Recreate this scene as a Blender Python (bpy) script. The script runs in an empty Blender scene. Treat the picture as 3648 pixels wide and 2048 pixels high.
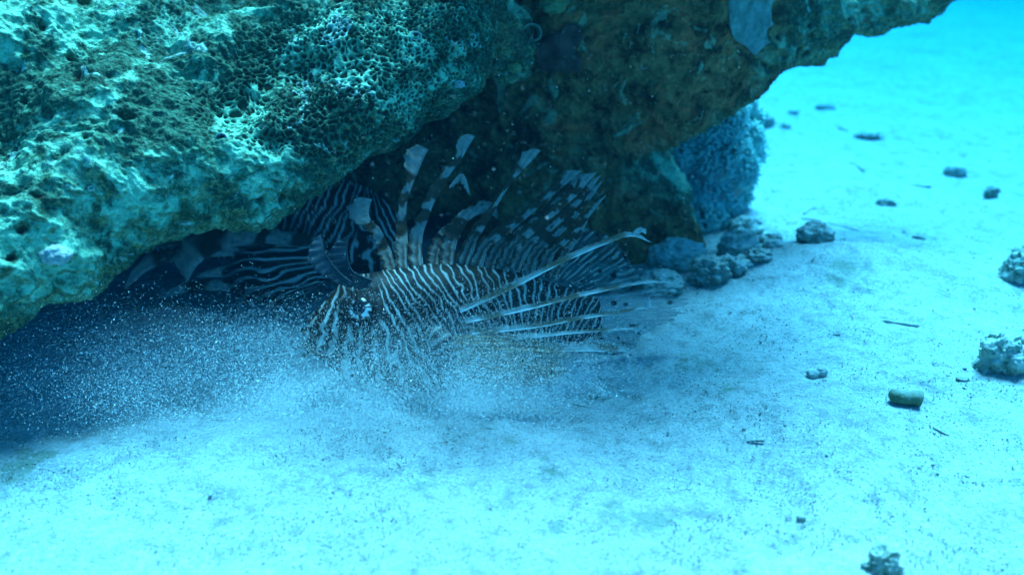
import bpy, math
import numpy as np
from mathutils import Vector, Matrix

# ---------------------------------------------------------------- camera, light, exposure
sc = bpy.context.scene
COL = sc.collection
PITCH = math.radians(22.0)
HFOV = math.radians(55.0)
CAM = np.array([0.0, 0.0, 0.40])
FW = np.array([0.0, math.cos(PITCH), -math.sin(PITCH)])
UP = np.array([0.0, math.sin(PITCH), math.cos(PITCH)])
TH = math.tan(HFOV / 2) / 1824.0

cam_d = bpy.data.cameras.new('camera')
cam = bpy.data.objects.new('camera', cam_d)
COL.objects.link(cam)
cam.location = CAM
cam.rotation_euler = (math.pi / 2 - PITCH, 0, 0)
cam_d.sensor_width = 36.0
cam_d.lens = 18.0 / math.tan(HFOV / 2)
cam_d.clip_start = 0.01
cam_d.clip_end = 200.0
cam_d.dof.use_dof = True
cam_d.dof.focus_distance = 0.83
cam_d.dof.aperture_fstop = 4.5
sc.camera = cam

SUN_DIR = Vector((0.21, 0.53, 1.0)).normalized()      # towards the sun
sun_el = math.asin(SUN_DIR.z)
sun_az = math.atan2(SUN_DIR.x, SUN_DIR.y)
WATER = (1.0, 0.87, 1.0, 1.0)                          # daylight as it enters the lowest water layer
world = bpy.data.worlds.new('World')
sc.world = world
world.use_nodes = True
wn = world.node_tree.nodes
wl = world.node_tree.links
wn.clear()
sky = wn.new('ShaderNodeTexSky')
sky.sky_type = 'NISHITA'
sky.sun_disc = False
sky.sun_elevation = sun_el
sky.sun_rotation = sun_az
mixw = wn.new('ShaderNodeMix')
mixw.data_type = 'RGBA'
mixw.blend_type = 'MULTIPLY'
mixw.inputs[0].default_value = 1.0
mixw.inputs[7].default_value = (0.60, 1.0, 0.92, 1)
bg = wn.new('ShaderNodeBackground')
bg.inputs[1].default_value = 0.085
wo = wn.new('ShaderNodeOutputWorld')
wl.new(sky.outputs[0], mixw.inputs[6])
wl.new(mixw.outputs[2], bg.inputs[0])
wl.new(bg.outputs[0], wo.inputs[0])

sun_d = bpy.data.lights.new('sun', 'SUN')
sun_d.energy = 5.0
sun_d.angle = math.radians(30.0)
sun_d.color = WATER[:3]
sun = bpy.data.objects.new('sun', sun_d)
COL.objects.link(sun)
sun.rotation_euler = SUN_DIR.to_track_quat('Z', 'Y').to_euler()

sc.view_settings.view_transform = 'Standard'
sc.view_settings.look = 'None'
sc.view_settings.gamma = 1.0
sc.view_settings.exposure = 2.25
sc.view_settings.use_curve_mapping = False
sc.render.engine = 'CYCLES'
sc.cycles.volume_bounces = 2
sc.cycles.max_bounces = 6
sc.cycles.diffuse_bounces = 4
sc.cycles.transparent_max_bounces = 12
sc.cycles.use_denoising = True
sc.cycles.sample_clamp_indirect = 6.0
sc.cycles.caustics_reflective = False
sc.cycles.caustics_refractive = False

rng = np.random.default_rng(7)


# ---------------------------------------------------------------- helpers
def P(px, py, d):
    """photo pixel (3648 wide) at depth d (metres along the view axis) -> world point"""
    px = np.asarray(px, float); py = np.asarray(py, float); d = np.asarray(d, float)
    a = (px - 1824.0) * TH * d
    b = (1024.0 - py) * TH * d
    out = CAM + d[..., None] * FW + b[..., None] * UP
    out[..., 0] += a
    return out


def G(px, py, z=0.0):
    """point of the sea bed seen at a pixel"""
    k = (1024.0 - py) * TH
    d = (CAM[2] - z) / (math.sin(PITCH) - math.cos(PITCH) * k)
    return P(px, py, d), d


def h3(ix, iy, iz, seed):
    h = (ix.astype(np.int64) * 374761393 + iy.astype(np.int64) * 668265263 + iz.astype(np.int64) * 2147483647 + seed * 974711) & 0xFFFFFFFF
    h = ((h ^ (h >> 13)) * 1274126177) & 0xFFFFFFFF
    h = ((h ^ (h >> 16)) * 2246822519) & 0xFFFFFFFF
    h = h ^ (h >> 15)
    return (h & 0xFFFFFF).astype(np.float32) / np.float32(0xFFFFFF)


def vnoise(X, seed=0):
    """value noise in -1..1 at points X (n,3)"""
    f = np.floor(X); i = f.astype(np.int64); t = (X - f).astype(np.float32)
    t = t * t * t * (t * (t * 6 - 15) + 10)
    r = 0
    for a in (0, 1):
        wa = t[:, 0] if a else 1 - t[:, 0]
        for b in (0, 1):
            wb = t[:, 1] if b else 1 - t[:, 1]
            for c in (0, 1):
                wc = t[:, 2] if c else 1 - t[:, 2]
                r = r + wa * wb * wc * h3(i[:, 0] + a, i[:, 1] + b, i[:, 2] + c, seed)
    return r * 2 - 1


def fbm(X, freq, octaves=4, seed=0, gain=0.5):
    r = 0; amp = 1.0; tot = 0
    for o in range(octaves):
        r = r + amp * vnoise(X * freq + 17.3 * o, seed + o)
        tot += amp; amp *= gain; freq *= 2.03
    return r / tot


def worley(X, freq, seed=0):
    """F1, F2 distances (cell units)"""
    Y = X * freq
    i = np.floor(Y).astype(np.int64)
    f1 = np.full(len(X), 9.0, np.float32); f2 = f1.copy()
    for a in (-1, 0, 1):
        for b in (-1, 0, 1):
            for c in (-1, 0, 1):
                j = i + (a, b, c)
                q = np.stack([j[:, k] + h3(j[:, 0], j[:, 1], j[:, 2], seed + 31 * k) for k in range(3)], 1)
                d = np.sqrt(((q - Y) ** 2).sum(1)).astype(np.float32)
                m = d < f1
                f2 = np.where(m, f1, np.minimum(f2, d)); f1 = np.where(m, d, f1)
    return f1, f2


def sstep(x, a, b):
    t = np.clip((x - a) / (b - a), 0, 1)
    return t * t * (3 - 2 * t)


def mesh_np(name, V, F, smooth=True):
    """mesh from arrays; F is (n,3) or (n,4), or a list of such arrays"""
    V = np.asarray(V, np.float32)
    Fs = F if isinstance(F, list) else [F]
    Fs = [np.asarray(f, np.int32) for f in Fs if len(f)]
    me = bpy.data.meshes.new(name)
    nl = sum(f.size for f in Fs); npoly = sum(len(f) for f in Fs)
    me.vertices.add(len(V)); me.loops.add(nl); me.polygons.add(npoly)
    me.vertices.foreach_set('co', V.ravel())
    me.loops.foreach_set('vertex_index', np.concatenate([f.ravel() for f in Fs]))
    sizes = np.concatenate([np.full(len(f), f.shape[1], np.int32) for f in Fs])
    starts = np.concatenate([[0], np.cumsum(sizes)[:-1]]).astype(np.int32)
    me.polygons.foreach_set('loop_start', starts)
    me.polygons.foreach_set('use_smooth', np.full(npoly, smooth))
    me.update(calc_edges=True)
    me.validate()
    return me


def attr_col(me, name, C):
    C = np.asarray(C, np.float32)
    if C.shape[1] == 3:
        C = np.concatenate([C, np.ones((len(C), 1), np.float32)], 1)
    a = me.attributes.new(name, 'FLOAT_COLOR', 'POINT')
    a.data.foreach_set('color', C.ravel())


def attr_f(me, name, v):
    a = me.attributes.new(name, 'FLOAT', 'POINT')
    a.data.foreach_set('value', np.asarray(v, np.float32).ravel())


def obj(name, me, mat=None, parent=None, label=None, cat=None, group=None, kind=None, loc=None):
    o = bpy.data.objects.new(name, me)
    COL.objects.link(o)
    if mat is not None and me is not None and not me.materials:
        me.materials.append(mat)
    if loc is not None:
        o.location = loc
    if parent is not None:
        o.parent = parent
    if label: o['label'] = label
    if cat: o['category'] = cat
    if group: o['group'] = group
    if kind: o['kind'] = kind
    return o


def vnormals(V, F):
    a, b, c, d = (V[F[:, k]] for k in range(4))
    n = np.cross(c - a, d - b)
    N = np.zeros_like(V)
    for k in range(4):
        np.add.at(N, F[:, k], n)
    return N / np.maximum(np.linalg.norm(N, axis=1, keepdims=True), 1e-12)


def grid_faces(nu, nv, wrap_v=False, wrap_u=False):
    iu = np.arange(nu if wrap_u else nu - 1); iv = np.arange(nv if wrap_v else nv - 1)
    a, b = np.meshgrid(iu, iv, indexing='ij')
    a2 = (a + 1) % nu; b2 = (b + 1) % nv
    return np.stack([a * nv + b, a2 * nv + b, a2 * nv + b2, a * nv + b2], -1).reshape(-1, 4)


class NT:
    """small helper for node materials"""
    def __init__(self, name):
        self.m = bpy.data.materials.new(name); self.m.use_nodes = True
        self.n = self.m.node_tree.nodes; self.l = self.m.node_tree.links
        self.n.clear()
        self.out = self.n.new('ShaderNodeOutputMaterial')
        self.b = self.n.new('ShaderNodeBsdfPrincipled')
        self.l.new(self.b.outputs[0], self.out.inputs[0])

    def put(self, x, sock):
        if hasattr(x, 'is_output'):
            self.l.new(x, sock)
        else:
            sock.default_value = x

    def attr(self, name, out='Color'):
        a = self.n.new('ShaderNodeAttribute'); a.attribute_name = name
        return a.outputs[out]

    def coord(self, which='Object'):
        return self.n.new('ShaderNodeTexCoord').outputs[which]

    def noise(self, vec, scale, detail=4, rough=0.6, dist=0.0):
        t = self.n.new('ShaderNodeTexNoise')
        self.put(vec, t.inputs['Vector'])
        t.inputs['Scale'].default_value = scale; t.inputs['Detail'].default_value = detail
        t.inputs['Roughness'].default_value = rough; t.inputs['Distortion'].default_value = dist
        return t.outputs[0]

    def voro(self, vec, scale, feature='F1', out=0):
        t = self.n.new('ShaderNodeTexVoronoi'); t.feature = feature
        self.put(vec, t.inputs['Vector']); t.inputs['Scale'].default_value = scale
        return t.outputs[out]

    def ramp(self, x, stops):
        r = self.n.new('ShaderNodeValToRGB')
        e = r.color_ramp.elements
        while len(e) < len(stops): e.new(0.5)
        for k, (p, c) in enumerate(stops):
            e[k].position = p
            e[k].color = c if len(c) == 4 else (*c, 1)
        self.put(x, r.inputs[0])
        return r.outputs[0]

    def mix(self, fac, a, b, mode='MIX'):
        m = self.n.new('ShaderNodeMix'); m.data_type = 'RGBA'; m.blend_type = mode
        self.put(fac, m.inputs[0])
        for x, s in ((a, m.inputs[6]), (b, m.inputs[7])):
            if isinstance(x, tuple) and len(x) == 3: x = (*x, 1)
            self.put(x, s)
        return m.outputs[2]

    def math(self, op, a, b=0.0):
        m = self.n.new('ShaderNodeMath'); m.operation = op
        self.put(a, m.inputs[0]); self.put(b, m.inputs[1])
        return m.outputs[0]

    def bump(self, h, strength, dist, normal=None):
        b = self.n.new('ShaderNodeBump')
        b.inputs['Strength'].default_value = strength; b.inputs['Distance'].default_value = dist
        self.put(h, b.inputs['Height'])
        if normal is not None: self.l.new(normal, b.inputs['Normal'])
        return b.outputs[0]

    def fin(self, color, rough=0.8, normal=None, spec=0.2):
        if isinstance(color, tuple) and len(color) == 3: color = (*color, 1)
        self.put(color, self.b.inputs['Base Color'])
        self.put(rough, self.b.inputs['Roughness'])
        self.b.inputs['Specular IOR Level'].default_value = spec
        if normal is not None: self.l.new(normal, self.b.inputs['Normal'])
        return self.m


# ---------------------------------------------------------------- sea bed
def ground_z(X, Y):
    Q = np.stack([X, Y, np.zeros_like(X)], 1)
    near = 1.0 / (1.0 + ((Y - 1.0) / 2.5) ** 2)
    z = 0.016 * fbm(Q, 2.2, 3, 3) * near + 0.010 * fbm(Q, 8.0, 3, 9) * near
    # soft ridge of sand pushed up behind the fishes' hollow, low mound at the foot of the rock
    z += 0.022 * np.exp(-(((X - 0.36) / 0.16) ** 2 + ((Y - 1.03) / 0.07) ** 2))
    z += 0.03 * sstep(Y, 1.15, 1.6) * np.exp(-((X + 0.1) / 0.6) ** 2)
    z -= 0.006 * np.exp(-(((X - 0.10) / 0.16) ** 2 + ((Y - 0.86) / 0.07) ** 2))
    return z


def axis(parts):
    out = [parts[0][0]]
    for a, b, s in parts:
        n = max(1, int(round((b - a) / s)))
        out += list(np.linspace(a, b, n + 1)[1:])
    return np.array(out)


gx = np.concatenate([-np.geomspace(0.75, 25, 34)[::-1], axis([(-0.75, 1.3, 0.004)])[1:-1], np.geomspace(1.3, 25, 30)])
gy = np.concatenate([-np.geomspace(0.3, 12, 14)[::-1], axis([(-0.3, 0.42, 0.05), (0.42, 1.4, 0.004), (1.4, 3.0, 0.012)])[1:-1], np.geomspace(3.0, 32, 40)])
XX, YY = np.meshgrid(gx, gy, indexing='ij')
X1, Y1 = XX.ravel(), YY.ravel()
Z1 = ground_z(X1, Y1)
Q = np.stack([X1, Y1, np.zeros_like(X1)], 1)
inn = (np.abs(X1 - 0.25) < 1.1) & (Y1 > 0.4) & (Y1 < 3.0)
fine = np.zeros_like(Z1)
w1, w2 = worley(Q[inn], 26.0, 5)
fine[inn] = 0.0042 * fbm(Q[inn], 26.0, 4, 21, .6) - 0.004 * np.exp(-(w1 / 0.22) ** 2) * (vnoise(Q[inn] * 5, 77) > 0.05)
Z1 = Z1 + fine
sand_me = mesh_np('sea_bed', np.stack([X1, Y1, Z1], 1), grid_faces(len(gx), len(gy)))
film = np.zeros_like(X1)
for px_, py_, sx_, sy_ in [(2080, 1725, .016, .010), (1990, 1715, .010, .007), (1960, 1690, .010, .006), (2230, 1880, .022, .008), (2150, 1850, .016, .01), (1500, 1770, .014, .009), (2330, 1870, .012, .006),
                           (1980, 1900, .014, .008), (2600, 1400, .01, .008), (3160, 1180, .014, .006), (60, 1640, .03, .02), (1820, 1620, .008, .007), (3000, 1050, .03, .02), (2450, 1300, .02, .01)]:
    g_, _ = G(px_, py_)
    film += np.exp(-(((X1 - g_[0]) / sx_) ** 2 + ((Y1 - g_[1]) / (sy_ * 1.6)) ** 2))
attr_f(sand_me, 'film', np.clip(film, 0, 1))
t = NT('sand')
co = t.coord('Object')
n1 = t.noise(co, 7.0, 5, 0.6)
n2 = t.noise(co, 55.0, 6, 0.75, 0.3)
n3 = t.noise(co, 330.0, 4, 0.7)
n4 = t.noise(co, 1300.0, 2, 0.6)
col = t.mix(t.ramp(n1, [(0.35, (0, 0, 0)), (0.7, (1, 1, 1))]), (0.56, 0.56, 0.54), (0.66, 0.66, 0.64))
col = t.mix(t.ramp(n2, [(0.49, (0, 0, 0)), (0.64, (.75, .75, .75))]), col, (0.27, 0.30, 0.28))
col = t.mix(t.ramp(n3, [(0.50, (0, 0, 0)), (0.66, (.75, .75, .75))]), col, (0.30, 0.32, 0.30))
col = t.mix(t.ramp(n4, [(0.52, (0, 0, 0)), (0.66, (.6, .6, .6))]), col, (0.26, 0.28, 0.26))
for vsc, hi in ((150.0, .17), (270.0, .22)):
    v = t.voro(t.mix(0.06, co, t.coord('Object')), vsc)
    col = t.mix(t.ramp(v, [(hi * .5, (.75, .75, .75)), (hi, (0, 0, 0))]), col, (0.13, 0.15, 0.12))
vb = t.voro(co, 190.0)
col = t.mix(t.ramp(vb, [(.10, (.7, .7, .7)), (.18, (0, 0, 0))]), col, (0.85, 0.85, 0.83))
alg = t.math('ADD', t.noise(co, 40.0, 6, 0.7, 0.4), t.math('MULTIPLY', t.attr('film', 'Fac'), 0.22))
col = t.mix(t.ramp(alg, [(0.63, (0, 0, 0)), (0.74, (.65, .65, .65))]), col, (0.18, 0.27, 0.17))
hgt = t.math('ADD', t.math('MULTIPLY', n3, 0.6), t.math('MULTIPLY', n4, 0.5))
nrm = t.bump(hgt, 1.0, 0.003)
nrm = t.bump(n2, 0.8, 0.009, nrm)
SAND = t.fin(col, 0.95, nrm, 0.1)
obj('sea_bed', sand_me, SAND, kind='structure', label='pale coral sand sea bed with gravel and algae film')


def gz(x, y):
    return float(ground_z(np.array([x]), np.array([y]))[0])

# ---------------------------------------------------------------- reef rock (implicit surface)
def sd_chain(acc, pts, gridx, gridy, gridz, k, sub=None):
    """smooth-union chain of round cones into acc; pts rows: x,y,z,r"""
    pts = np.asarray(pts, np.float32)
    for a, b in zip(pts[:-1], pts[1:]):
        rmax = max(a[3], b[3]) + 0.16
        lo = np.minimum(a[:3], b[:3]) - rmax; hi = np.maximum(a[:3], b[:3]) + rmax
        i0, i1 = np.searchsorted(gridx, [lo[0], hi[0]]); j0, j1 = np.searchsorted(gridy, [lo[1], hi[1]]); k0, k1 = np.searchsorted(gridz, [lo[2], hi[2]])
        if i1 <= i0 or j1 <= j0 or k1 <= k0: continue
        x = gridx[i0:i1, None, None]; y = gridy[None, j0:j1, None]; z = gridz[None, None, k0:k1]
        ab = b[:3] - a[:3]; L2 = max(float(ab @ ab), 1e-9)
        tt = np.clip(((x - a[0]) * ab[0] + (y - a[1]) * ab[1] + (z - a[2]) * ab[2]) / L2, 0, 1).astype(np.float32)
        d = np.sqrt((x - a[0] - tt * ab[0]) ** 2 + (y - a[1] - tt * ab[1]) ** 2 + (z - a[2] - tt * ab[2]) ** 2) - (a[3] + tt * (b[3] - a[3]))
        d = d.astype(np.float32)
        s = acc[i0:i1, j0:j1, k0:k1]
        h = np.maximum(k - np.abs(s - d), 0) / k
        acc[i0:i1, j0:j1, k0:k1] = np.minimum(s, d) - h * h * k * 0.25


def surface_nets(D, gridx, gridy, gridz):
    S = D < 0
    nx, ny, nz = D.shape
    c = np.zeros((nx - 1, ny - 1, nz - 1), np.uint8)
    for a in (0, 1):
        for b in (0, 1):
            for e in (0, 1):
                c += S[a:nx - 1 + a, b:ny - 1 + b, e:nz - 1 + e]
    act = (c > 0) & (c < 8)
    idx = np.full(c.shape, -1, np.int64)
    ci, cj, ck = np.nonzero(act)
    idx[ci, cj, ck] = np.arange(len(ci))
    acc = np.zeros((len(ci), 3)); cnt = np.zeros(len(ci))
    corners = [(a, b, e) for a in (0, 1) for b in (0, 1) for e in (0, 1)]
    for p in corners:
        for ax in range(3):
            if p[ax] == 1: continue
            q = list(p); q[ax] = 1
            d0 = D[ci + p[0], cj + p[1], ck + p[2]]; d1 = D[ci + q[0], cj + q[1], ck + q[2]]
            m = (d0 < 0) != (d1 < 0)
            tt = np.where(m, d0 / np.where(m, d0 - d1, 1), 0)
            loc = np.array(p, float)[None].repeat(len(ci), 0); loc[:, ax] += tt
            acc[m] += loc[m]; cnt[m] += 1
    acc /= np.maximum(cnt, 1)[:, None]
    V = np.empty((len(ci), 3))
    for ax, (g, i) in enumerate(((gridx, ci), (gridy, cj), (gridz, ck))):
        V[:, ax] = g[i] + acc[:, ax] * (g[i + 1] - g[i])
    F = []
    for ax in range(3):
        sl0 = [slice(1, -1)] * 3; sl1 = [slice(1, -1)] * 3
        sl0[ax] = slice(0, -1); sl1[ax] = slice(1, None)
        s0 = S[tuple(sl0)]; s1 = S[tuple(sl1)]
        e = np.argwhere(s0 != s1)
        fl = s0[tuple(e.T)]
        off = np.array([1, 1, 1]); off[ax] = 0
        e = e + off
        o1, o2 = (ax + 1) % 3, (ax + 2) % 3
        def cell(d1, d2):
            q = e.copy(); q[:, o1] -= d1; q[:, o2] -= d2
            return idx[q[:, 0], q[:, 1], q[:, 2]]
        f = np.stack([cell(1, 1), cell(0, 1), cell(0, 0), cell(1, 0)], 1)
        f[~fl] = f[~fl][:, ::-1]
        F.append(f)
    F = np.concatenate(F)
    return V, F[(F >= 0).all(1)]


def rim(sil, shift, r, dd):
    """centre line of a rounded rim whose edge follows the points sil, moved 'shift' px up-left into the rock"""
    s = np.array(sil, float)
    tg = np.gradient(s[:, :2], axis=0); tg /= np.linalg.norm(tg, axis=1, keepdims=True)
    nin = np.stack([tg[:, 1], -tg[:, 0]], 1)          # up-left of a line that runs up-right
    nin = np.where(nin[:, 1:2] > 0, -nin, nin)
    d = s[:, 2] + dd
    rr = np.broadcast_to(r, d.shape)
    c = s[:, :2] + nin * (shift + rr / (TH * d))[:, None]
    return np.concatenate([P(c[:, 0], c[:, 1], d), rr[:, None]], 1)


rx = axis([(-1.15, -0.52, 0.014), (-0.52, 0.60, 0.0036), (0.60, 1.2, 0.014)]).astype(np.float32)
ry = axis([(0.44, 0.60, 0.010), (0.60, 1.25, 0.0036), (1.25, 2.1, 0.014)]).astype(np.float32)
rz = axis([(-0.06, 0.0, 0.012), (0.0, 0.36, 0.0036), (0.36, 0.80, 0.014)]).astype(np.float32)
D = np.full((len(rx), len(ry), len(rz)), 0.5, np.float32)

LIP = [(-420, 1330, .70), (-150, 1230, .72), (0, 1140, .735), (200, 990, .765), (400, 860, .79), (600, 815, .81), (850, 775, .825), (1000, 725, .835),
       (1130, 620, .845), (1300, 525, .86), (1480, 440, .88), (1640, 300, .90), (1740, 170, .92), (1800, -60, .94)]
K = 0.035
sd_chain(D, rim(LIP, 0, 0.036, 0.03), rx, ry, rz, K)
sd_chain(D, rim(LIP, 170, 0.062, 0.095), rx, ry, rz, K)
sd_chain(D, rim(LIP, 420, 0.085, 0.20), rx, ry, rz, K)
sd_chain(D, rim(LIP, 700, 0.11, 0.33), rx, ry, rz, K)
# honeycombed boulder on the ledge
bo = [(1010, 330, .88, .050), (1250, 250, .865, .066), (1470, 190, .885, .058), (1560, 110, .91, .05)]
sd_chain(D, [np.append(P(a, b, c + r), r) for a, b, c, r in bo], rx, ry, rz, 0.02)
# lobes on the left slope
for a, b, c, r in [(560, 560, .80, .045), (300, 480, .79, .05), (760, 420, .85, .045), (150, 760, .755, .04), (40, 250, .80, .05), (480, 180, .86, .05), (900, 60, .92, .05),
                   (1000, 560, .855, .035), (900, 640, .84, .03), (250, 930, .765, .03), (1180, 470, .865, .028)]:
    q = np.append(P(a, b, c + r * 1.0), r)
    sd_chain(D, [q, q + np.float32([0.02, 0.02, 0.01, 0])], rx, ry, rz, 0.022)
# overhanging arm to the right
ARM = [(1700, 560, 1.12), (1900, 580, 1.11), (2100, 560, 1.10), (2250, 525, 1.09), (2400, 465, 1.085), (2540, 385, 1.08), (2650, 305, 1.08), (2760, 240, 1.085), (2950, 170, 1.10),
       (3150, 95, 1.13), (3300, 50, 1.16), (3420, -30, 1.2)]
sd_chain(D, rim(ARM, 0, np.array([.04]*8 + [.035, .03, .026, .02]), 0.04), rx, ry, rz, K)
sd_chain(D, rim(ARM, 150, np.array([.06]*8 + [.05, .035, .028, .02]), 0.035), rx, ry, rz, K)
sd_chain(D, rim(ARM[:8], 380, 0.075, 0.03), rx, ry, rz, K)
sd_chain(D, rim(ARM[:6], 650, 0.09, 0.05), rx, ry, rz, K)
# unseen ledge added above the frame to cast shade on fish, hollow and sand
sd_chain(D, [(.04, 1.0, .46, .08), (.13, .95, .45, .08), (.26, .96, .445, .065), (.40, 1.0, .43, .04)], rx, ry, rz, 0.05)
kn = [(1790, 130, .945, .026), (1815, 215, .95, .022)]
sd_chain(D, [np.append(P(a, b, c + r), r) for a, b, c, r in kn], rx, ry, rz, 0.02)
kn = [(2100, 120, 1.02, .05), (2350, 60, 1.0, .05), (2380, 250, 1.04, .04)]
for a, b, c, r in kn:
    q = np.append(P(a, b, c + r), r); sd_chain(D, [q, q + np.float32([.02, .01, .01, 0])], rx, ry, rz, 0.03)
# roof and back wall of the hollow, pillar
for pts in ([(-0.9, 1.22, .42, .22), (-.3, 1.25, .42, .22), (.12, 1.25, .40, .20), (.24, 1.22, .40, .12)],
            [(-1.0, 1.60, .05, .28), (-.4, 1.58, .05, .30), (-.06, 1.48, .06, .22), (.06, 1.44, .08, .12)],
            [(-0.9, 1.0, .40, .16), (-.62, .86, .32, .14), (-.66, .7, .24, .10)]):
    sd_chain(D, pts, rx, ry, rz, 0.06)
pil = [(1990, 430, 1.25, .09), (2080, 600, 1.24, .08), (2120, 760, 1.22, .075), (2190, 870, 1.20, .07), (2260, 940, 1.19, .07)]
sd_chain(D, [np.append(P(a, b, c), r) for a, b, c, r in pil], rx, ry, rz, 0.05)
pil = [(2270, 470, 1.22, .03), (2300, 640, 1.2, .026), (2340, 780, 1.18, .026), (2400, 870, 1.16, .026), (2400, 940, 1.15, .028)]
sd_chain(D, [np.append(P(a, b, c), r) for a, b, c, r in pil], rx, ry, rz, 0.03)
for a, b, c, r in [(1330, 660, 1.13, .045), (1250, 600, 1.13, .04), (1500, 600, 1.16, .05), (1800, 700, 1.18, .06), (2000, 780, 1.17, .045)]:
    q = np.append(P(a, b, c), r); sd_chain(D, [q, q + np.float32([.02, .03, .0, 0])], rx, ry, rz, 0.03)

RV, RF = surface_nets(D, rx, ry, rz)
del D
# refine the quads the picture can see
rel = RV - CAM
dep = rel @ FW
u = rel[:, 0] / np.maximum(dep, .05) / TH + 1824
w = 1024 - (rel @ UP) / np.maximum(dep, .05) / TH
inv = (dep > .2) & (u > -250) & (u < 3700) & (w > -250) & (w < 1350) & (RV[:, 1] < 1.32)
N0 = vnormals(RV, RF)
face_ok = (N0 * (-rel / np.linalg.norm(rel, axis=1, keepdims=True))).sum(1) > -0.35
vis = (inv & face_ok)[RF].all(1)
fs = RF[vis]
M = 3
ws = np.linspace(0, 1, M + 1)
pts = []
for a in ws:
    for b in ws:
        pts.append(((1 - a) * (1 - b))[..., None] * RV[fs[:, 0]] + (a * (1 - b)) * RV[fs[:, 1]] + (a * b) * RV[fs[:, 2]] + ((1 - a) * b) * RV[fs[:, 3]])
pts = np.stack(pts, 1)                                   # (nf, (M+1)^2, 3)
flat = pts.reshape(-1, 3)
key = np.round(flat * 2e6).astype(np.int64)
hsh = key[:, 0] * 73856093 ^ key[:, 1] * 19349663 ^ key[:, 2] * 83492791
_, first, invx = np.unique(hsh, return_index=True, return_inverse=True)
V2 = flat[first]
idm = invx.reshape(len(fs), -1)
F2 = []
for a in range(M):
    for b in range(M):
        o = lambda p, q: idm[:, p * (M + 1) + q]
        F2.append(np.stack([o(a, b), o(a + 1, b), o(a + 1, b + 1), o(a, b + 1)], 1))
F2 = np.concatenate(F2)
rest = RF[~vis]
used, rinv = np.unique(rest, return_inverse=True)
V = np.concatenate([V2, RV[used]])
F = np.concatenate([F2, rinv.reshape(-1, 4) + len(V2)])
# relief
for it in range(2):
    pass
N = vnormals(V, F)
big = fbm(V, 9.0, 3, 41)
mid = fbm(V, 30.0, 4, 51)
fin_ = fbm(V, 130.0, 3, 61)
warp = np.stack([fbm(V, 60.0, 2, 200 + k) for k in range(3)], 1) * 0.004
f1, f2 = worley(V + warp, 240.0, 11)
g1, g2 = worley(V + warp * 1.5, 170.0, 15)
pv_ = sstep(vnoise(V * 24.0, 19), -.1, .3)
edge_ = (f2 - f1) * (1 - pv_) + (g2 - g1) * pv_ + .09 * vnoise(V * 210.0, 23)
h1, h2 = worley(V + warp * 2, 46.0, 13)
pore_zone = sstep(0.55 * fbm(V, 6.5, 2, 71) + 0.9 * np.exp(-(np.linalg.norm((V - P(1250, 280, .88)) / np.array([.12, .2, .075]), axis=1)) ** 2), 0.28, 0.55)
holes = np.exp(-(h1 / (0.16 + .14 * np.abs(vnoise(V * 17, 83)))) ** 2) * sstep(vnoise(V * 13, 81), .15, .4)
pits = sstep(edge_, 0.06, 0.34)
disp = 0.016 * big + 0.0085 * mid + 0.0016 * fin_ - 0.0075 * holes - (0.0006 + 0.0026 * pore_zone) * pits
ridg = 1 - np.abs(fbm(V, 48.0, 3, 91)) * 2
disp += (0.0045 * ridg + 0.0022 * fbm(V, 95.0, 3, 95) + 0.0012 * fbm(V, 260.0, 2, 97)) * (1 - 0.8 * pore_zone)
V = V + N * disp[:, None]
rock_me = mesh_np('reef_rock', V, F)
attr_f(rock_me, 'pore', np.clip(pits * (0.15 + 0.7 * pore_zone) + holes, 0, 1))
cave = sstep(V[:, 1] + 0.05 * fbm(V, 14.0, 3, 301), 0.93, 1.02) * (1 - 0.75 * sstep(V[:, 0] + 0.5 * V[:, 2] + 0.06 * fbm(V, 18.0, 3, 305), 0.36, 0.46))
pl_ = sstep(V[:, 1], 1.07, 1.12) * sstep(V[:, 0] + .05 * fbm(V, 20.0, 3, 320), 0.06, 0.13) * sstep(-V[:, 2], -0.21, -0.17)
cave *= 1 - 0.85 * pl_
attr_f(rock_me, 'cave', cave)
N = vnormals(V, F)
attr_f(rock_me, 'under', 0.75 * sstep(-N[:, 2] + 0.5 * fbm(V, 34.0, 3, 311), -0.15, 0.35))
t = NT('reef_limestone')
co = t.coord('Object')
n1 = t.noise(co, 13.0, 7, 0.7, 0.6)
n2 = t.noise(co, 38.0, 6, 0.7, 0.3)
n3 = t.noise(co, 260.0, 4, 0.7)
n4 = t.noise(co, 5.0, 3, 0.5)
base = t.mix(t.ramp(n2, [(0.38, (0, 0, 0)), (0.56, (1, 1, 1))]), (0.025, 0.08, 0.035), (0.30, 0.62, 0.37))
turf = t.mix(t.ramp(n3, [(0.4, (0, 0, 0)), (0.65, (1, 1, 1))]), (0.012, 0.04, 0.02), (0.08, 0.18, 0.10))
col = t.mix(t.ramp(n1, [(0.46, (0, 0, 0)), (0.53, (1, 1, 1))]), base, turf)
crust2 = t.noise(co, 24.0, 4, 0.6, 1.5)
col = t.mix(t.ramp(crust2, [(0.62, (0, 0, 0)), (0.66, (.8, .8, .8))]), col, (0.42, 0.62, 0.48))
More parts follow.
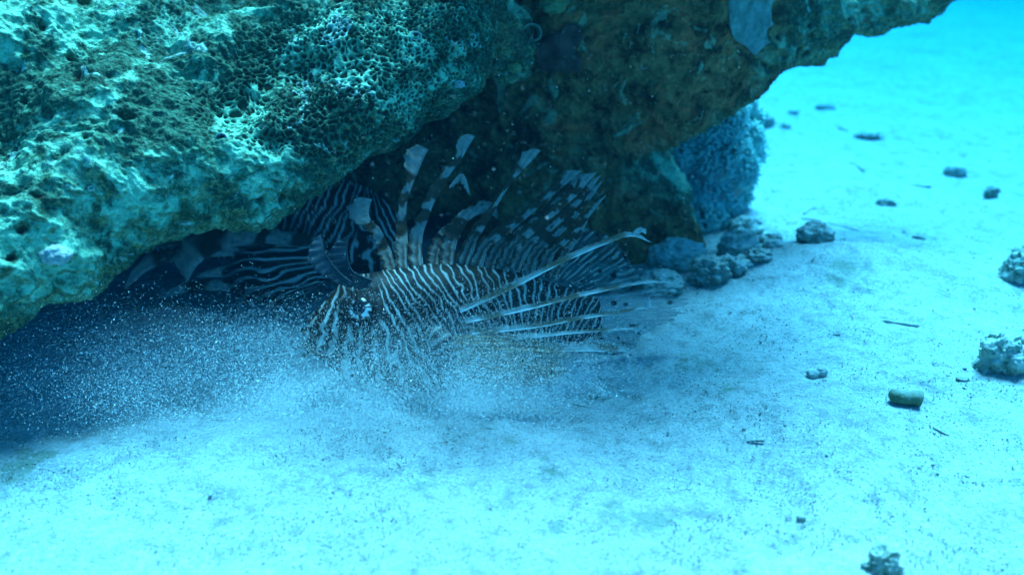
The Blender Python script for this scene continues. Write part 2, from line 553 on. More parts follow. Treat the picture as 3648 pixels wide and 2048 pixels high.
# brown and rusty growth; its dark tones also paint shade on the overhung face
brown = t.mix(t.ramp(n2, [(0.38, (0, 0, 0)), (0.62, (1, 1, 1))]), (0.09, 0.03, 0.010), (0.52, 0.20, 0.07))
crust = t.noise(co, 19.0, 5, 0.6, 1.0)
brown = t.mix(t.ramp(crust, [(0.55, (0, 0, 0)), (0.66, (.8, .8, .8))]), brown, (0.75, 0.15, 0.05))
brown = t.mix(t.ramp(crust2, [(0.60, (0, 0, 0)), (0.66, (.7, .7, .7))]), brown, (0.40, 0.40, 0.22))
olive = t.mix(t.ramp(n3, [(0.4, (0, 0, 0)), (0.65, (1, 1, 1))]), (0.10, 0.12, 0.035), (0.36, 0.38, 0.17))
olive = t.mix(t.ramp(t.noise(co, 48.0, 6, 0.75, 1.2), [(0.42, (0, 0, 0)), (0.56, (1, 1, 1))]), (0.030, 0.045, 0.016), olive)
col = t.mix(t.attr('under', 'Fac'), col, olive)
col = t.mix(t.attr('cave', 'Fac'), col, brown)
pore = t.attr('pore', 'Fac')
col = t.mix(t.ramp(pore, [(0.25, (0, 0, 0)), (0.8, (.9, .9, .9))]), col, (0.05, 0.035, 0.015))
vs = t.voro(co, 330.0)
nrm = t.bump(t.math('SUBTRACT', n3, t.math('MULTIPLY', vs, 0.4)), 0.9, 0.003)
nrm = t.bump(n2, 0.6, 0.008, nrm)
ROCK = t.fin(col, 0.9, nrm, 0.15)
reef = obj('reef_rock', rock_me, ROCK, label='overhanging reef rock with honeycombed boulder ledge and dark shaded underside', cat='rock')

# ---------------------------------------------------------------- lionfish
def spline(pts, n):
    """Catmull-Rom through rows of pts, n samples evenly spaced in length; any number of columns"""
    pts = np.asarray(pts, float)
    q = np.concatenate([[2 * pts[0] - pts[1]], pts, [2 * pts[-1] - pts[-2]]])
    out = []
    for i in range(len(pts) - 1):
        p0, p1, p2, p3 = q[i:i + 4]
        s = np.linspace(0, 1, 24, endpoint=False)[:, None]
        out.append(0.5 * (2 * p1 + (p2 - p0) * s + (2 * p0 - 5 * p1 + 4 * p2 - p3) * s ** 2 + (3 * p1 - p0 - 3 * p2 + p3) * s ** 3))
    out = np.concatenate(out + [pts[-1:]])
    L = np.concatenate([[0], np.cumsum(np.linalg.norm(np.diff(out[:, :3], axis=0), axis=1))])
    s = np.linspace(0, L[-1], n)
    return np.stack([np.interp(s, L, out[:, k]) for k in range(out.shape[1])], 1), s


def frame(C, nrm):
    T = np.gradient(C, axis=0); T /= np.linalg.norm(T, axis=1, keepdims=True)
    B = np.cross(T, nrm); B /= np.linalg.norm(B, axis=1, keepdims=True)
    return T, B


def tube_mesh(name, C, R, sides=8, col=None):
    T, B = frame(C, np.array([0.3, 1.0, 0.21]))
    Nn = np.cross(T, B)
    a = np.arange(sides) * 2 * math.pi / sides
    R = np.asarray(R, float)
    V = C[:, None] + R[:, None, None] * (np.cos(a)[None, :, None] * B[:, None] + np.sin(a)[None, :, None] * Nn[:, None])
    n = len(C)
    V = np.concatenate([V.reshape(-1, 3), C[:1], C[-1:]])
    F = grid_faces(n, sides, wrap_v=True)
    k = np.arange(sides); k2 = (k + 1) % sides
    caps = np.concatenate([np.stack([np.full(sides, n * sides), k, k2], 1), np.stack([np.full(sides, n * sides + 1), (n - 1) * sides + k2, (n - 1) * sides + k], 1)])
    me = mesh_np(name, V, [F, caps])
    if col is not None:
        c = np.repeat(col, sides, 0)
        attr_col(me, 'Col', np.concatenate([c, col[:1], col[-1:]]))
    return me


def blade_mesh(name, C, W, colf, nrm, side=1, ragged=0.12, curl=0.15, th=0.00022, M=7, seed=0):
    """thin closed membrane hanging from the line C with width W; colf(t, s) -> rgba"""
    n = len(C)
    T, B = frame(C, nrm)
    B = B * side
    Nn = np.cross(T, B)
    s = np.linspace(0, 1, M)
    tt = np.linspace(0, 1, n)
    jag = 1 + ragged * (vnoise(np.stack([tt * 38, np.full(n, seed * 3.1), np.zeros(n)], 1), seed) + 0.6 * vnoise(np.stack([tt * 90, np.full(n, seed * 1.7), np.zeros(n)], 1), seed + 5))
    Wn = np.asarray(W) * jag
    base = C[:, None] + B[:, None] * (Wn[:, None, None] * s[None, :, None]) + Nn[:, None] * (curl * np.asarray(W)[:, None, None] * (s ** 2)[None, :, None])
    base += Nn[:, None] * (0.06 * np.asarray(W)[:, None] * np.sin(tt * 60)[:, None] * s[None])[..., None]
    up = base + Nn[:, None] * th; dn = base - Nn[:, None] * th
    loop = np.concatenate([up, dn[:, ::-1]], 1)
    V = loop.reshape(-1, 3)
    sl = np.concatenate([s, s[::-1]])
    t2, s2 = np.meshgrid(tt, sl, indexing='ij')
    me = mesh_np(name, V, grid_faces(n, 2 * M, wrap_v=True))
    attr_col(me, 'Col', colf(t2.ravel(), s2.ravel()))
    return me


def fin_material(name, trans=0.35):
    t = NT(name)
    a = t.n.new('ShaderNodeAttribute'); a.attribute_name = 'Col'
    n = t.noise(t.coord('Object'), 900.0, 3, 0.6)
    t.fin(a.outputs['Color'], 0.55, t.bump(n, 0.25, 0.001), 0.25)
    tr = t.n.new('ShaderNodeBsdfTranslucent')
    t.l.new(a.outputs['Color'], tr.inputs[0])
    m1 = t.n.new('ShaderNodeMixShader'); m1.inputs[0].default_value = trans
    t.l.new(t.b.outputs[0], m1.inputs[1]); t.l.new(tr.outputs[0], m1.inputs[2])
    tp = t.n.new('ShaderNodeBsdfTransparent')
    m2 = t.n.new('ShaderNodeMixShader')
    t.l.new(a.outputs['Alpha'], m2.inputs[0])
    t.l.new(tp.outputs[0], m2.inputs[1]); t.l.new(m1.outputs[0], m2.inputs[2])
    t.l.new(m2.outputs[0], t.out.inputs[0])
    return t.m


FIN = fin_material('fin_membrane')
t = NT('fish_skin')
nz = t.noise(t.coord('Object'), 700.0, 4, 0.6)
SKIN = t.fin(t.attr('Col'), 0.55, t.bump(nz, 0.35, 0.0012), 0.15)
t = NT('fish_eye')
EYE = t.fin(t.attr('Col'), 0.22, None, 0.5)

DARK = np.array([0.014, 0.007, 0.005]); BROWN = np.array([0.040, 0.019, 0.010]); PALE = np.array([0.46, 0.42, 0.36]); WHITE = np.array([0.80, 0.78, 0.72])


def lerp(a, b, f):
    f = np.asarray(f)[:, None]
    return a * (1 - f) + b * f


def rgba(c, a):
    return np.concatenate([c, np.broadcast_to(np.asarray(a, float), (len(c),))[:, None]], 1)


def stripe(s, wob, period=54.0, gap=23.0, w=4.6):
    q = (s + wob) % period
    d = np.minimum(np.abs(q - 14), np.abs(q - 14 - gap))
    return 1 - sstep(d, w * 0.65, w * 1.25)


def fish_body(name, prof, dfun, slope_tab, parent, wfac=0.62, nu=420, nv=128, yref=1050., seed=0, dark=DARK, pale=PALE, blotch=None):
    """prof rows: px, top, bottom.  Closed skin around the line through the middle of the profile."""
    prof = np.array(prof, float)
    xs = prof[:, 0]
    s = (1 - np.cos(np.linspace(0, math.pi, nu))) / 2
    s = 0.6 * s + 0.4 * np.linspace(0, 1, nu)
    x = xs[0] + (xs[-1] - xs[0]) * s
    sg = 1 if xs[-1] > xs[0] else -1
    pr, _ = spline(prof, 400)
    o = np.argsort(pr[:, 0])
    top = np.interp(x, pr[o, 0], pr[o, 1]); bot = np.interp(x, pr[o, 0], pr[o, 2])
    mid = (top + bot) / 2; h = (bot - top) / 2
    d = dfun(x)
    C = P(x, mid, d)
    e1 = C[-1] - C[0]; e1 /= np.linalg.norm(e1)
    e3 = UP - e1 * (UP @ e1); e3 /= np.linalg.norm(e3)
    e2 = np.cross(e1, e3)
    H = h * TH * d
    taper = 1 - 0.45 * sstep(s, 0.45, 1.0)
    Wd = H * wfac * taper
    a = np.linspace(0, 2 * math.pi, nv, endpoint=False)
    ca, sa = np.cos(a), np.sin(a)
    ex = 0.9
    cv = np.sign(ca) * np.abs(ca) ** ex; sv = np.sign(sa) * np.abs(sa) ** ex
    V = C[:, None] + H[:, None, None] * cv[None, :, None] * e3 + Wd[:, None, None] * sv[None, :, None] * e2
    V = V.reshape(-1, 3)
    rel = V - CAM
    dep = rel @ FW
    u = rel[:, 0] / dep / TH + 1824; v = 1024 - (rel @ UP) / dep / TH
    st = np.array(slope_tab, float)
    q = u.copy()
    for _ in range(8):
        q = 0.5 * q + 0.5 * (u - np.interp(q, st[:, 0], st[:, 1]) * (v - yref))
    wob = 9 * vnoise(np.stack([u / 46, v / 46, np.full_like(u, seed)], 1), seed) + 4 * vnoise(np.stack([u / 17, v / 17, np.full_like(u, seed)], 1), seed + 1)
    k = stripe(q, wob, w=np.where(u < 1330, 4.2, 3.2) * (1 + .35 * vnoise(np.stack([u / 30, v / 40, np.zeros_like(u)], 1), 77)) if seed == 2 else 3.9)
    k = k * (0.45 + 0.55 * sstep(vnoise(np.stack([u / 70, v / 60, np.full_like(u, 3.0)], 1), seed + 9), -0.7, 0.2))
    br = sstep(vnoise(np.stack([u / 60, v / 90, np.full_like(u, 9.0)], 1), seed + 4), -0.3, 0.6)
    col = lerp(lerp(dark[None], BROWN[None], br), pale[None], k)
    # bony head: lumps and the cheek edge
    nr = (V - np.repeat(C, nv, 0)); nr /= np.maximum(np.linalg.norm(nr, axis=1, keepdims=True), 1e-9)
    amp = 0.0022 * np.repeat(1 - sstep(s, 0.25, 0.5), nv) + 0.0006
    V = V + nr * (amp * fbm(V, 75.0, 3, seed + 50))[:, None]
    V = V - nr * (0.0006 * (1 - k))[:, None]
    if blotch is not None:
        col, V = blotch(u, v, col, V)
    F = grid_faces(nu, nv, wrap_v=True)
    n0 = len(V)
    V = np.concatenate([V, C[:1] - e1 * 0.0004, C[-1:] + e1 * 0.0004])
    kk = np.arange(nv); k2 = (kk + 1) % nv
    caps = np.concatenate([np.stack([np.full(nv, n0), k2, kk], 1), np.stack([np.full(nv, n0 + 1), (nu - 1) * nv + kk, (nu - 1) * nv + k2], 1)])
    me = mesh_np(name, V, [F, caps])
    attr_col(me, 'Col', np.concatenate([col, col[:1], col[-1:]]))
    ob = obj('body', me, SKIN, parent)
    return ob, (e1, e2, e3)


def eye_ball(px, py, d, rpx, parent, seed=0, bright=1.0, tilt=(0, 0)):
    r = rpx * TH * d
    c = P(px, py, d)
    nu, nv = 40, 72
    th = np.linspace(0, math.pi, nu); ph = np.linspace(0, 2 * math.pi, nv, endpoint=False)
    T2, P2 = np.meshgrid(th, ph, indexing='ij')
    look = -FW + tilt[0] * np.array([1, 0, 0]) + tilt[1] * UP; look /= np.linalg.norm(look)
    ax = np.cross(UP, look); ax /= np.linalg.norm(ax)
    ay = np.cross(look, ax)
    V = c + r * (np.sin(T2)[..., None] * (np.cos(P2)[..., None] * ax + np.sin(P2)[..., None] * ay) + np.cos(T2)[..., None] * look * 0.8)
    t_, p_ = T2.ravel(), P2.ravel()
    rays = vnoise(np.stack([np.cos(p_) * 5.5, np.sin(p_) * 5.5, t_ * 0.6], 1), seed + 3)
    fine_ = vnoise(np.stack([np.cos(p_) * 11, np.sin(p_) * 11, t_ * 1.2], 1), seed + 7)
    lobe = 0.95 * np.abs(np.cos(p_ + .15)) - 0.55 * np.sin(p_) - 0.44
    k = sstep(rays * 0.75 + fine_ * .35 + lobe, 0.12, 0.4) * sstep(t_ + .1 * fine_, 0.56, 0.66) * (1 - sstep(t_ + 0.35 * rays + .15 * fine_, 1.05, 1.25))
    col = lerp(np.array([[0.012, 0.008, 0.007]]), (WHITE * bright)[None], k)
    me = mesh_np('eye', V.reshape(-1, 3), grid_faces(nu, nv, wrap_v=True))
    attr_col(me, 'Col', col)
    e = obj('eye', me, EYE, parent)
    th = np.linspace(0, 0.62, 10); T2, P2 = np.meshgrid(th, ph, indexing='ij')
    V = c + look * r * 0.07 + r * 0.97 * (np.sin(T2)[..., None] * (np.cos(P2)[..., None] * ax + np.sin(P2)[..., None] * ay) + np.cos(T2)[..., None] * look * 0.85)
    me = mesh_np('pupil', V.reshape(-1, 3), grid_faces(10, nv, wrap_v=True))
    attr_col(me, 'Col', np.full((len(me.vertices), 3), 0.004))
    obj('pupil', me, EYE, e)
    return e


def spine_fin(kind, memb, pts, widths, parent, seed, side=1, period=95., phase=0., pale=PALE, dark=BROWN, duty=0.45, tip_pale=0.16, alpha=(0.97, 0.9), ragged=0.14,
              rad=2.6, tilt=0.25, n=90, curl=0.2, spine_pale=0.6, base_line=True, soft=.06, half=False, rnd=.10):
    """spine (tube) with its membrane as a child; pts rows px,py,d ; widths px"""
    W3 = np.concatenate([P(*np.array(pts, float).T), np.array(widths, float)[:, None] * TH * np.array(pts, float)[:, 2:3]], 1)
    S, L = spline(W3, n)
    C, W = S[:, :3], np.maximum(S[:, 3], 2e-4)
    tt = np.linspace(0, 1, n)
    W = np.maximum(W * np.sqrt(np.clip(1 - (np.clip(tt - 1 + rnd, 0, 1) / rnd) ** 2, 0, 1)), 1.5e-4)
    d = pts[0][2]
    R = rad * TH * d * (1 - 0.75 * tt)
    Lp = L[-1] / (TH * d)

    def band(t_, s_):
        q = t_ * Lp / period + phase + 0.18 * s_ + 0.12 * vnoise(np.stack([t_ * 30, s_ * 3, np.full_like(t_, seed)], 1), seed)
        q = q + 0.25 * vnoise(np.stack([t_ * 6, np.zeros_like(t_), np.full_like(t_, seed)], 1), seed + 8)
        k = (sstep(q % 1.0, 0.0, soft) - sstep(q % 1.0, duty, duty + soft))
        if half: k = k * (1 - sstep(s_, .5, .6))
        k = np.maximum(k, sstep(t_, 1 - tip_pale, 1 - tip_pale + 0.03))
        return np.clip(k, 0, 1)

    def colf(t_, s_):
        k = band(t_, s_)
        if base_line:
            nb = 1 - sstep(t_ * Lp, 90, 135)
            line = np.maximum(1 - sstep(np.abs(s_ - 0.12), 0.08, 0.16), 0.9 * (1 - sstep(np.abs(s_ - 0.62), 0.08, 0.16)))
            k = k * (1 - nb) + line * nb
        k = k * (1 - 0.5 * np.abs(vnoise(np.stack([t_ * 40, s_ * 5, np.full_like(t_, 2.0)], 1), seed + 2))) * (1 - .3 * s_ ** 2) * (.85 + .15 * np.cos(s_ * 26 + t_ * 30))
        c = lerp(dark[None], pale[None], k)
        return rgba(c, np.clip(alpha[0] - (alpha[0] - alpha[1]) * s_ - (.22 * (1 - k) * (s_ > .2) if half else 0), 0, 1))
    nrm = FW + tilt * np.array([math.sin(seed * 1.7), 0, math.cos(seed * 2.3)])
    nrm /= np.linalg.norm(nrm)
    cs = lerp((dark * 0.8)[None], (pale * 1.0)[None], band(tt, np.zeros(n)) * spine_pale)
    so = obj(kind, tube_mesh(kind, C, R, 7, cs), SKIN, parent)
    obj(memb, blade_mesh(memb, C, W, colf, nrm, side, ragged, curl, seed=seed), FIN, so)
    return so


def web_fin(name, base, outer, parent, dfb, dfo, colf, nu=70, nv=110, bulge=0.006, ragged=0.05, th=0.0002, seed=0):
    """sheet from the base line to the outer edge (pixel polylines); colf(t, s, px, py) with t base->edge and s across"""
    b, _ = spline(np.array([(*p, 0) for p in base], float), nv); o, _ = spline(np.array([(*p, 0) for p in outer], float), nv)
    s = np.linspace(0, 1, nv); t_ = np.linspace(0, 1, nu)
    jag = 1 - ragged * (0.5 + 0.5 * vnoise(np.stack([s * 46, np.zeros(nv), np.full(nv, seed)], 1), seed)) * 1.4
    tt = t_[:, None] * jag[None]
    px = b[None, :, 0] * (1 - tt) + o[None, :, 0] * tt; py = b[None, :, 1] * (1 - tt) + o[None, :, 1] * tt
    d = dfb + (dfo - dfb) * tt + 0.0 * s[None] + bulge * np.sin(t_[:, None] * 3.0) * np.sin(s[None] * 3.14) + 0.0012 * np.sin(s[None] * 75) * t_[:, None]
    V = P(px, py, d)
    V2 = np.concatenate([(V - FW * th)[None], (V + FW * th)[None]])
    Vf = V2.reshape(-1, 3)
    F = grid_faces(nu, nv)
    n = nu * nv
    e = np.concatenate([np.arange(nv), np.arange(1, nu) * nv + nv - 1, (nu - 1) * nv + np.arange(nv - 1)[::-1], np.arange(1, nu - 1)[::-1] * nv])
    e2 = np.roll(e, -1)
    side = np.stack([e, e2, e2 + n, e + n], 1)
    me = mesh_np(name, Vf, np.concatenate([F[:, ::-1], F + n, side]))
    T2, S2 = np.meshgrid(t_, s, indexing='ij')
    c = colf(T2.ravel(), S2.ravel(), px.ravel(), py.ravel())
    attr_col(me, 'Col', np.concatenate([c, c]))
    return obj(name, me, FIN, parent)


def spotted(nrays, base_c, ray_c, spot_c, al=0.75, spot=60., seed=0, raywide=0.3):
    def f(t_, s_, px, py):
        q = s_ * nrays + 0.3 * vnoise(np.stack([t_ * 5, s_ * 9, np.zeros_like(t_)], 1), seed)
        ray = 1 - sstep(np.abs(q % 1.0 - 0.5), raywide * 0.5, raywide)
        ray = ray * (0.35 + 0.65 * sstep(vnoise(np.stack([t_ * 7, np.floor(q) * 3.7, np.zeros_like(t_)], 1), seed + 6), -0.4, 0.2))
        X = np.stack([px, py * 1.15, np.zeros_like(px) + 5.0], 1)
        f1, _ = worley(X, 1 / spot, seed + 2)
        sp = 1 - sstep(f1, 0.19, 0.28)
        sp = sp * (t_ > 0.06)
        c = lerp(base_c[None], ray_c[None], ray)
        c = lerp(c, spot_c[None], sp)
        return rgba(c, np.clip(al * (0.62 + 0.38 * ray) + 0.5 * sp, 0, 1))
    return f


# --- the fish in front, head to the left in the stirred sand
lion = obj('lionfish', None, label='dark striped lionfish nose down in stirred sand, dorsal spines fanned to the right', cat='fish', loc=tuple(P(1550, 1370, .84)))
lion.empty_display_size = 0.02


def reparent(o, root):
    for ch in [c for c in bpy.data.objects if c.parent is root]:
        ch.matrix_parent_inverse = Matrix.Translation(root.location).inverted()


prof = [(1078, 1190, 1215), (1100, 1140, 1252), (1135, 1098, 1285), (1180, 1055, 1320), (1240, 1002, 1352), (1340, 970, 1385), (1450, 952, 1398), (1600, 938, 1388), (1750, 948, 1352),
        (1900, 980, 1300), (2000, 1012, 1252), (2080, 1042, 1214), (2135, 1062, 1198)]
dfun = lambda x: 0.812 + 0.078 * (x - 1078) / 1057.


def cheeks(u, v, col, V):
    r = np.hypot((u - 1287) / 78, (v - 1098) / 72)
    ring = np.exp(-((r - 1.15) / 0.3) ** 2)
    dark = (1 - sstep(r, 0.9, 1.25))
    col = lerp(col, np.array([[0.02, 0.011, 0.008]]), dark)
    # dark bar over the eye
    bar = (1 - sstep(np.abs(u - 1330 + 0.25 * (v - 1000)), 18, 34)) * (1 - sstep(v, 1040, 1060))
    col = lerp(col, np.array([[0.018, 0.01, 0.008]]), bar * 0.9)
    return col, V - FW * (0.004 * np.exp(-(r / 1.2) ** 2))[:, None]


body, AX = fish_body('body', prof, dfun, [(1080, -.75), (1180, -.5), (1260, -.06), (1310, .18), (1380, .55), (1460, .76), (1600, .66), (1740, .42), (1880, .12), (2040, -.36), (2140, -.5)], lion, seed=2, blotch=cheeks)
DF = dfun(1287.) - 0.0295
eye_ball(1287, 1099, DF + 0.000, 44, lion, seed=4, bright=.9, tilt=(-0.18, 0.1))
# brow leaves over the eyes
for pts, wd, sd in ([[(1262, 1015, .800), (1205, 968, .797), (1160, 905, .795), (1142, 835, .797)], [16, 40, 62, 14], 3],
                    [[(1300, 1000, .806), (1252, 962, .806), (1236, 905, .806), (1240, 842, .808)], [18, 62, 66, 12], 5],
                    [[(1325, 1000, .803), (1290, 985, .80), (1262, 972, .80)], [26, 48, 20], 6]):
    spine_fin('brow_tentacle', 'tentacle_leaf', pts, wd, lion, sd, period=400, phase=.6, dark=np.array([.035, .045, .05]), pale=np.array([.07, .09, .10]), tip_pale=0.0, rad=5, ragged=0.08, base_line=False, spine_pale=0.1, alpha=(1, .96))
# nose flaps and jaw skin tabs
for pts, wd, sd in ([[(1150, 1128, .802), (1137, 1118, .801), (1130, 1100, .80)], [14, 12, 6], 7], [[(1105, 1160, .805), (1082, 1166, .805), (1068, 1180, .805)], [12, 10, 5], 8],
                    [[(1110, 1235, .805), (1085, 1255, .80), (1075, 1275, .80)], [14, 14, 6], 9]):
    spine_fin('snout_tab', 'tab_skin', pts, wd, lion, sd, period=200, dark=DARK * 1.4, pale=BROWN, rad=3, n=20, base_line=False, tip_pale=0)
# jaw line
S, L = spline(np.concatenate([P(np.array([1082., 1110, 1150, 1200]), np.array([1222., 1250, 1268, 1272]), np.array([.804, .793, .786, .783])), np.full((4, 1), .001)], 1), 30)
obj('lip', tube_mesh('lip', S[:, :3], np.linspace(.0022, .0012, 30), 8, np.tile(np.array([[.05, .03, .022]]), (30, 1))), SKIN, lion)

D0 = .853
SP = [
    ([(1415, 955), (1388, 885), (1352, 815), (1322, 785), (1313, 760), (1316, 735), (1326, 710)], [44, 44, 32, 42, 66, 72, 66], 90, .10, .28),
    ([(1455, 938), (1450, 840), (1447, 735), (1470, 655), (1486, 618), (1500, 585), (1512, 558), (1526, 534)], [52, 44, 28, 26, 54, 72, 74, 66], 120, .30, .26),
    ([(1505, 925), (1503, 850), (1525, 775), (1560, 690), (1602, 622), (1640, 572), (1662, 534), (1676, 510), (1692, 486)], [52, 44, 36, 34, 28, 22, 42, 46, 42], 118, .05, .17),
    ([(1562, 925), (1576, 880), (1625, 812), (1660, 780)], [50, 44, 30, 8], 90, .5, .0),
    ([(1615, 930), (1626, 865), (1662, 796), (1695, 768), (1735, 758), (1772, 780)], [52, 56, 44, 34, 44, 18], 150, .55, .2),
    ([(1668, 930), (1698, 862), (1760, 750), (1815, 660), (1850, 618), (1885, 582), (1905, 560), (1926, 538)], [52, 46, 24, 18, 26, 46, 46, 40], 110, .75, .2),
    ([(1715, 933), (1745, 885), (1850, 798), (1960, 702), (2030, 645), (2074, 608)], [54, 44, 30, 26, 36, 10], 92, .1, .16),
    ([(1762, 938), (1792, 890), (1900, 800), (2000, 712), (2050, 660), (2092, 620)], [54, 44, 30, 28, 34, 9], 96, .55, .15),
    ([(1808, 942), (1845, 884), (1950, 790), (2050, 700), (2090, 655), (2126, 615)], [54, 44, 30, 28, 32, 9], 88, .3, .14),
    ([(1854, 948), (1888, 892), (2000, 790), (2080, 708), (2140, 626)], [54, 44, 30, 30, 8], 94, .8, .15),
    ([(1900, 954), (1930, 902), (2030, 802), (2090, 728), (2146, 646)], [52, 42, 28, 26, 7], 90, .15, .16),
    ([(1942, 964), (1975, 908), (2050, 836), (2100, 770), (2158, 697)], [50, 36, 26, 20, 5], 84, .6, .2),
    ([(1982, 976), (2015, 925), (2060, 850), (2094, 786)], [44, 36, 26, 6], 80, .35, .2),
]
for i, (pp, ww, per, ph, tp) in enumerate(SP):
    m = len(pp)
    back = 0.012 * math.sin(i * 2.1) + 0.004 * i / 12
    pts = [(x, y + (24 if k == 0 and i > 0 else 0), (D0 - .013 + .03 * (x - 1500) / 600 if k == 0 else D0 + (k / (m - 1)) * (0.018 + back))) for k, (x, y) in enumerate(pp)]
    spine_fin('dorsal_spine', 'fin_membrane', pts, ww, lion, 20 + i, period=per, phase=ph, duty=.40 if i < 6 else .45, tip_pale=tp, tilt=.3, ragged=.13 if i < 6 else .2, n=130, half=i >= 5, soft=.1, rnd=(.17, .16, .13, .1, .2, .16)[i] if i < 6 else .1, dark=np.array([.10, .048, .022]))
# hooked flap of the third spine
spine_fin('fin_flap', 'flap_membrane', [(1600, 668, .862), (1640, 622, .858), (1660, 640, .855), (1674, 694, .853)], [6, 22, 24, 4], lion, 41, side=-1, period=300, phase=.05, duty=.9, base_line=False, n=40)

web_fin('soft_dorsal_fin', [(1965, 968), (2020, 1000), (2090, 1045)], [(2085, 800), (2200, 860), (2290, 985)], lion, .872, .885,
        spotted(11, np.array([.06, .085, .085]), np.array([.42, .42, .36]), np.array([.008, .006, .006]), .72, 46, 3))
web_fin('tail_fin', [(2118, 1062), (2128, 1130), (2118, 1200)], [(2400, 1012), (2462, 1075), (2440, 1125), (2330, 1190)], lion, .888, .905,
        spotted(12, np.array([.26, .33, .33]), np.array([.62, .62, .56]), np.array([.008, .007, .008]), .42, 52, 5), bulge=.012, ragged=.16)
web_fin('anal_fin', [(1985, 1252), (2060, 1228), (2112, 1205)], [(2120, 1262), (2225, 1262), (2285, 1215), (2290, 1150)], lion, .872, .872,
        spotted(9, np.array([.26, .33, .33]), np.array([.48, .50, .46]), np.array([.01, .008, .008]), .7, 34, 8))

# near pectoral fin: long free rays with pale forked tips, brown web at the root
pec = obj('pectoral_fin', None, None, lion, loc=None)
pec.empty_display_size = 0.01
PR = [
    ([(1640, 1112, .800), (1800, 1040, .795), (2000, 938, .80), (2150, 872, .81), (2245, 842, .815), (2318, 862, .818)], [18, 22, 20, 17, 17, 5], -1, 240, .38),
    ([(1660, 1150, .798), (1850, 1110, .79), (2050, 1060, .79), (2200, 1026, .80), (2300, 1008, .80), (2388, 1006, .802)], [20, 18, 14, 11, 10, 4], -1, 210, .3),
    ([(1680, 1190, .796), (1900, 1168, .786), (2060, 1138, .785), (2200, 1116, .79), (2290, 1098, .792), (2345, 1092, .794)], [20, 18, 13, 10, 9, 3], -1, 260, .55),
    ([(1690, 1225, .796), (1850, 1208, .785), (1990, 1192, .783), (2150, 1178, .785), (2250, 1172, .787), (2320, 1168, .788)], [22, 18, 12, 9, 7, 3], -1, 300, .4),
    ([(1690, 1262, .796), (1850, 1252, .785), (2000, 1250, .79), (2130, 1250, .80), (2220, 1252, .805), (2262, 1284, .808)], [30, 30, 28, 30, 22, 8], -1, 210, .62),
    ([(1680, 1300, .796), (1800, 1320, .785), (1930, 1340, .785), (2040, 1372, .79)], [60, 60, 50, 16], -1, 160, .2),
]
for i, (pts, ww, side, per, ph) in enumerate(PR):
    pts = [(a, b, c) for a, b, c in pts]
    spine_fin('pectoral_ray', 'ray_membrane', pts, ww, pec, 60 + i, side=-side, period=per, phase=ph, duty=.55, tip_pale=.14, pale=WHITE, dark=np.array([.30, .19, .11]), rad=3.2, tilt=.15, base_line=False,
              alpha=(.95, .35), curl=.1, ragged=.16, spine_pale=1.0, soft=.3)
for i, pts in enumerate(([(2362, 1006, .801), (2366, 985, .80), (2374, 972, .80)], [(2318, 1096, .792), (2314, 1074, .791), (2313, 1058, .79)], [(2262, 838, .815), (2285, 826, .815), (2300, 834, .816)],
                         [(2232, 1268, .806), (2240, 1280, .805), (2242, 1300, .806)], [(2262, 1184, .786), (2290, 1172, .786), (2312, 1169, .787)])):
    spine_fin('ray_branch', 'ray_membrane', pts, [16, 18, 6], pec, 80 + i, side=1, period=300, duty=.95, phase=.02, pale=WHITE, rad=3, n=24, base_line=False)


def webc(t_, s_, px, py):
    q = t_ * 5.2 + 0.5 * vnoise(np.stack([t_ * 4, s_ * 6, np.zeros_like(t_)], 1), 5)
    k = sstep(np.abs(q % 1.0 - .5), .28, .36)
    ray = 1 - sstep(np.abs((s_ * 8) % 1.0 - .5), .1, .2)
    c = lerp(np.array([[.34, .17, .07]]), np.array([[.52, .40, .26]]), np.clip(k * .8 + .25 * ray, 0, 1))
    return rgba(c, (.5 + .3 * ray) * (1 - .5 * t_))


web_fin('pectoral_web', [(1620, 1190), (1600, 1230), (1600, 1290), (1630, 1350)], [(1880, 1190), (1990, 1230), (2050, 1300), (1980, 1370), (1800, 1390)], pec, .800, .785, webc, bulge=-.012, ragged=.12)
S, L = spline(np.concatenate([P(np.array([1520., 1560, 1590, 1600]), np.array([1180., 1205, 1260, 1320]), np.array([.803, .798, .797, .80])), np.full((4, 1), .006)], 1), 20)
tt = np.linspace(0, 1, 20)
obj('fin_root', tube_mesh('fin_root', S[:, :3] + FW * .006, .011 * np.sin(np.pi * (tt * .8 + .1)), 14, lerp(DARK[None], PALE[None] * .6, sstep(np.sin(tt * 40), .5, .9))), SKIN, pec)
pec.parent = lion

# --- the second fish, behind under the ledge, head to the right
lion2 = obj('lionfish', None, label='second lionfish half hidden under the ledge, pectoral fin spread towards the dark hollow', cat='fish', loc=tuple(P(1000, 1000, 1.03)))
lion2.empty_display_size = 0.02
prof2 = [(1452, 862, 884), (1436, 812, 925), (1400, 752, 955), (1340, 695, 972), (1260, 652, 975), (1160, 622, 965), (1050, 640, 950), (930, 688, 935), (780, 735, 925), (600, 776, 915), (430, 800, 900), (330, 812, 892)]
dfun2 = lambda x: 0.985 + 0.13 * (1452 - x) / 1100.


def face2(u, v, col, V):
    r = np.hypot((u - 1306) / 42, (v - 800) / 46)
    col = lerp(col, np.array([[0.02, 0.011, 0.008]]), (1 - sstep(r, .8, 1.3)) * .9)
    fade = sstep(u, 420, 1150)
    return col, V


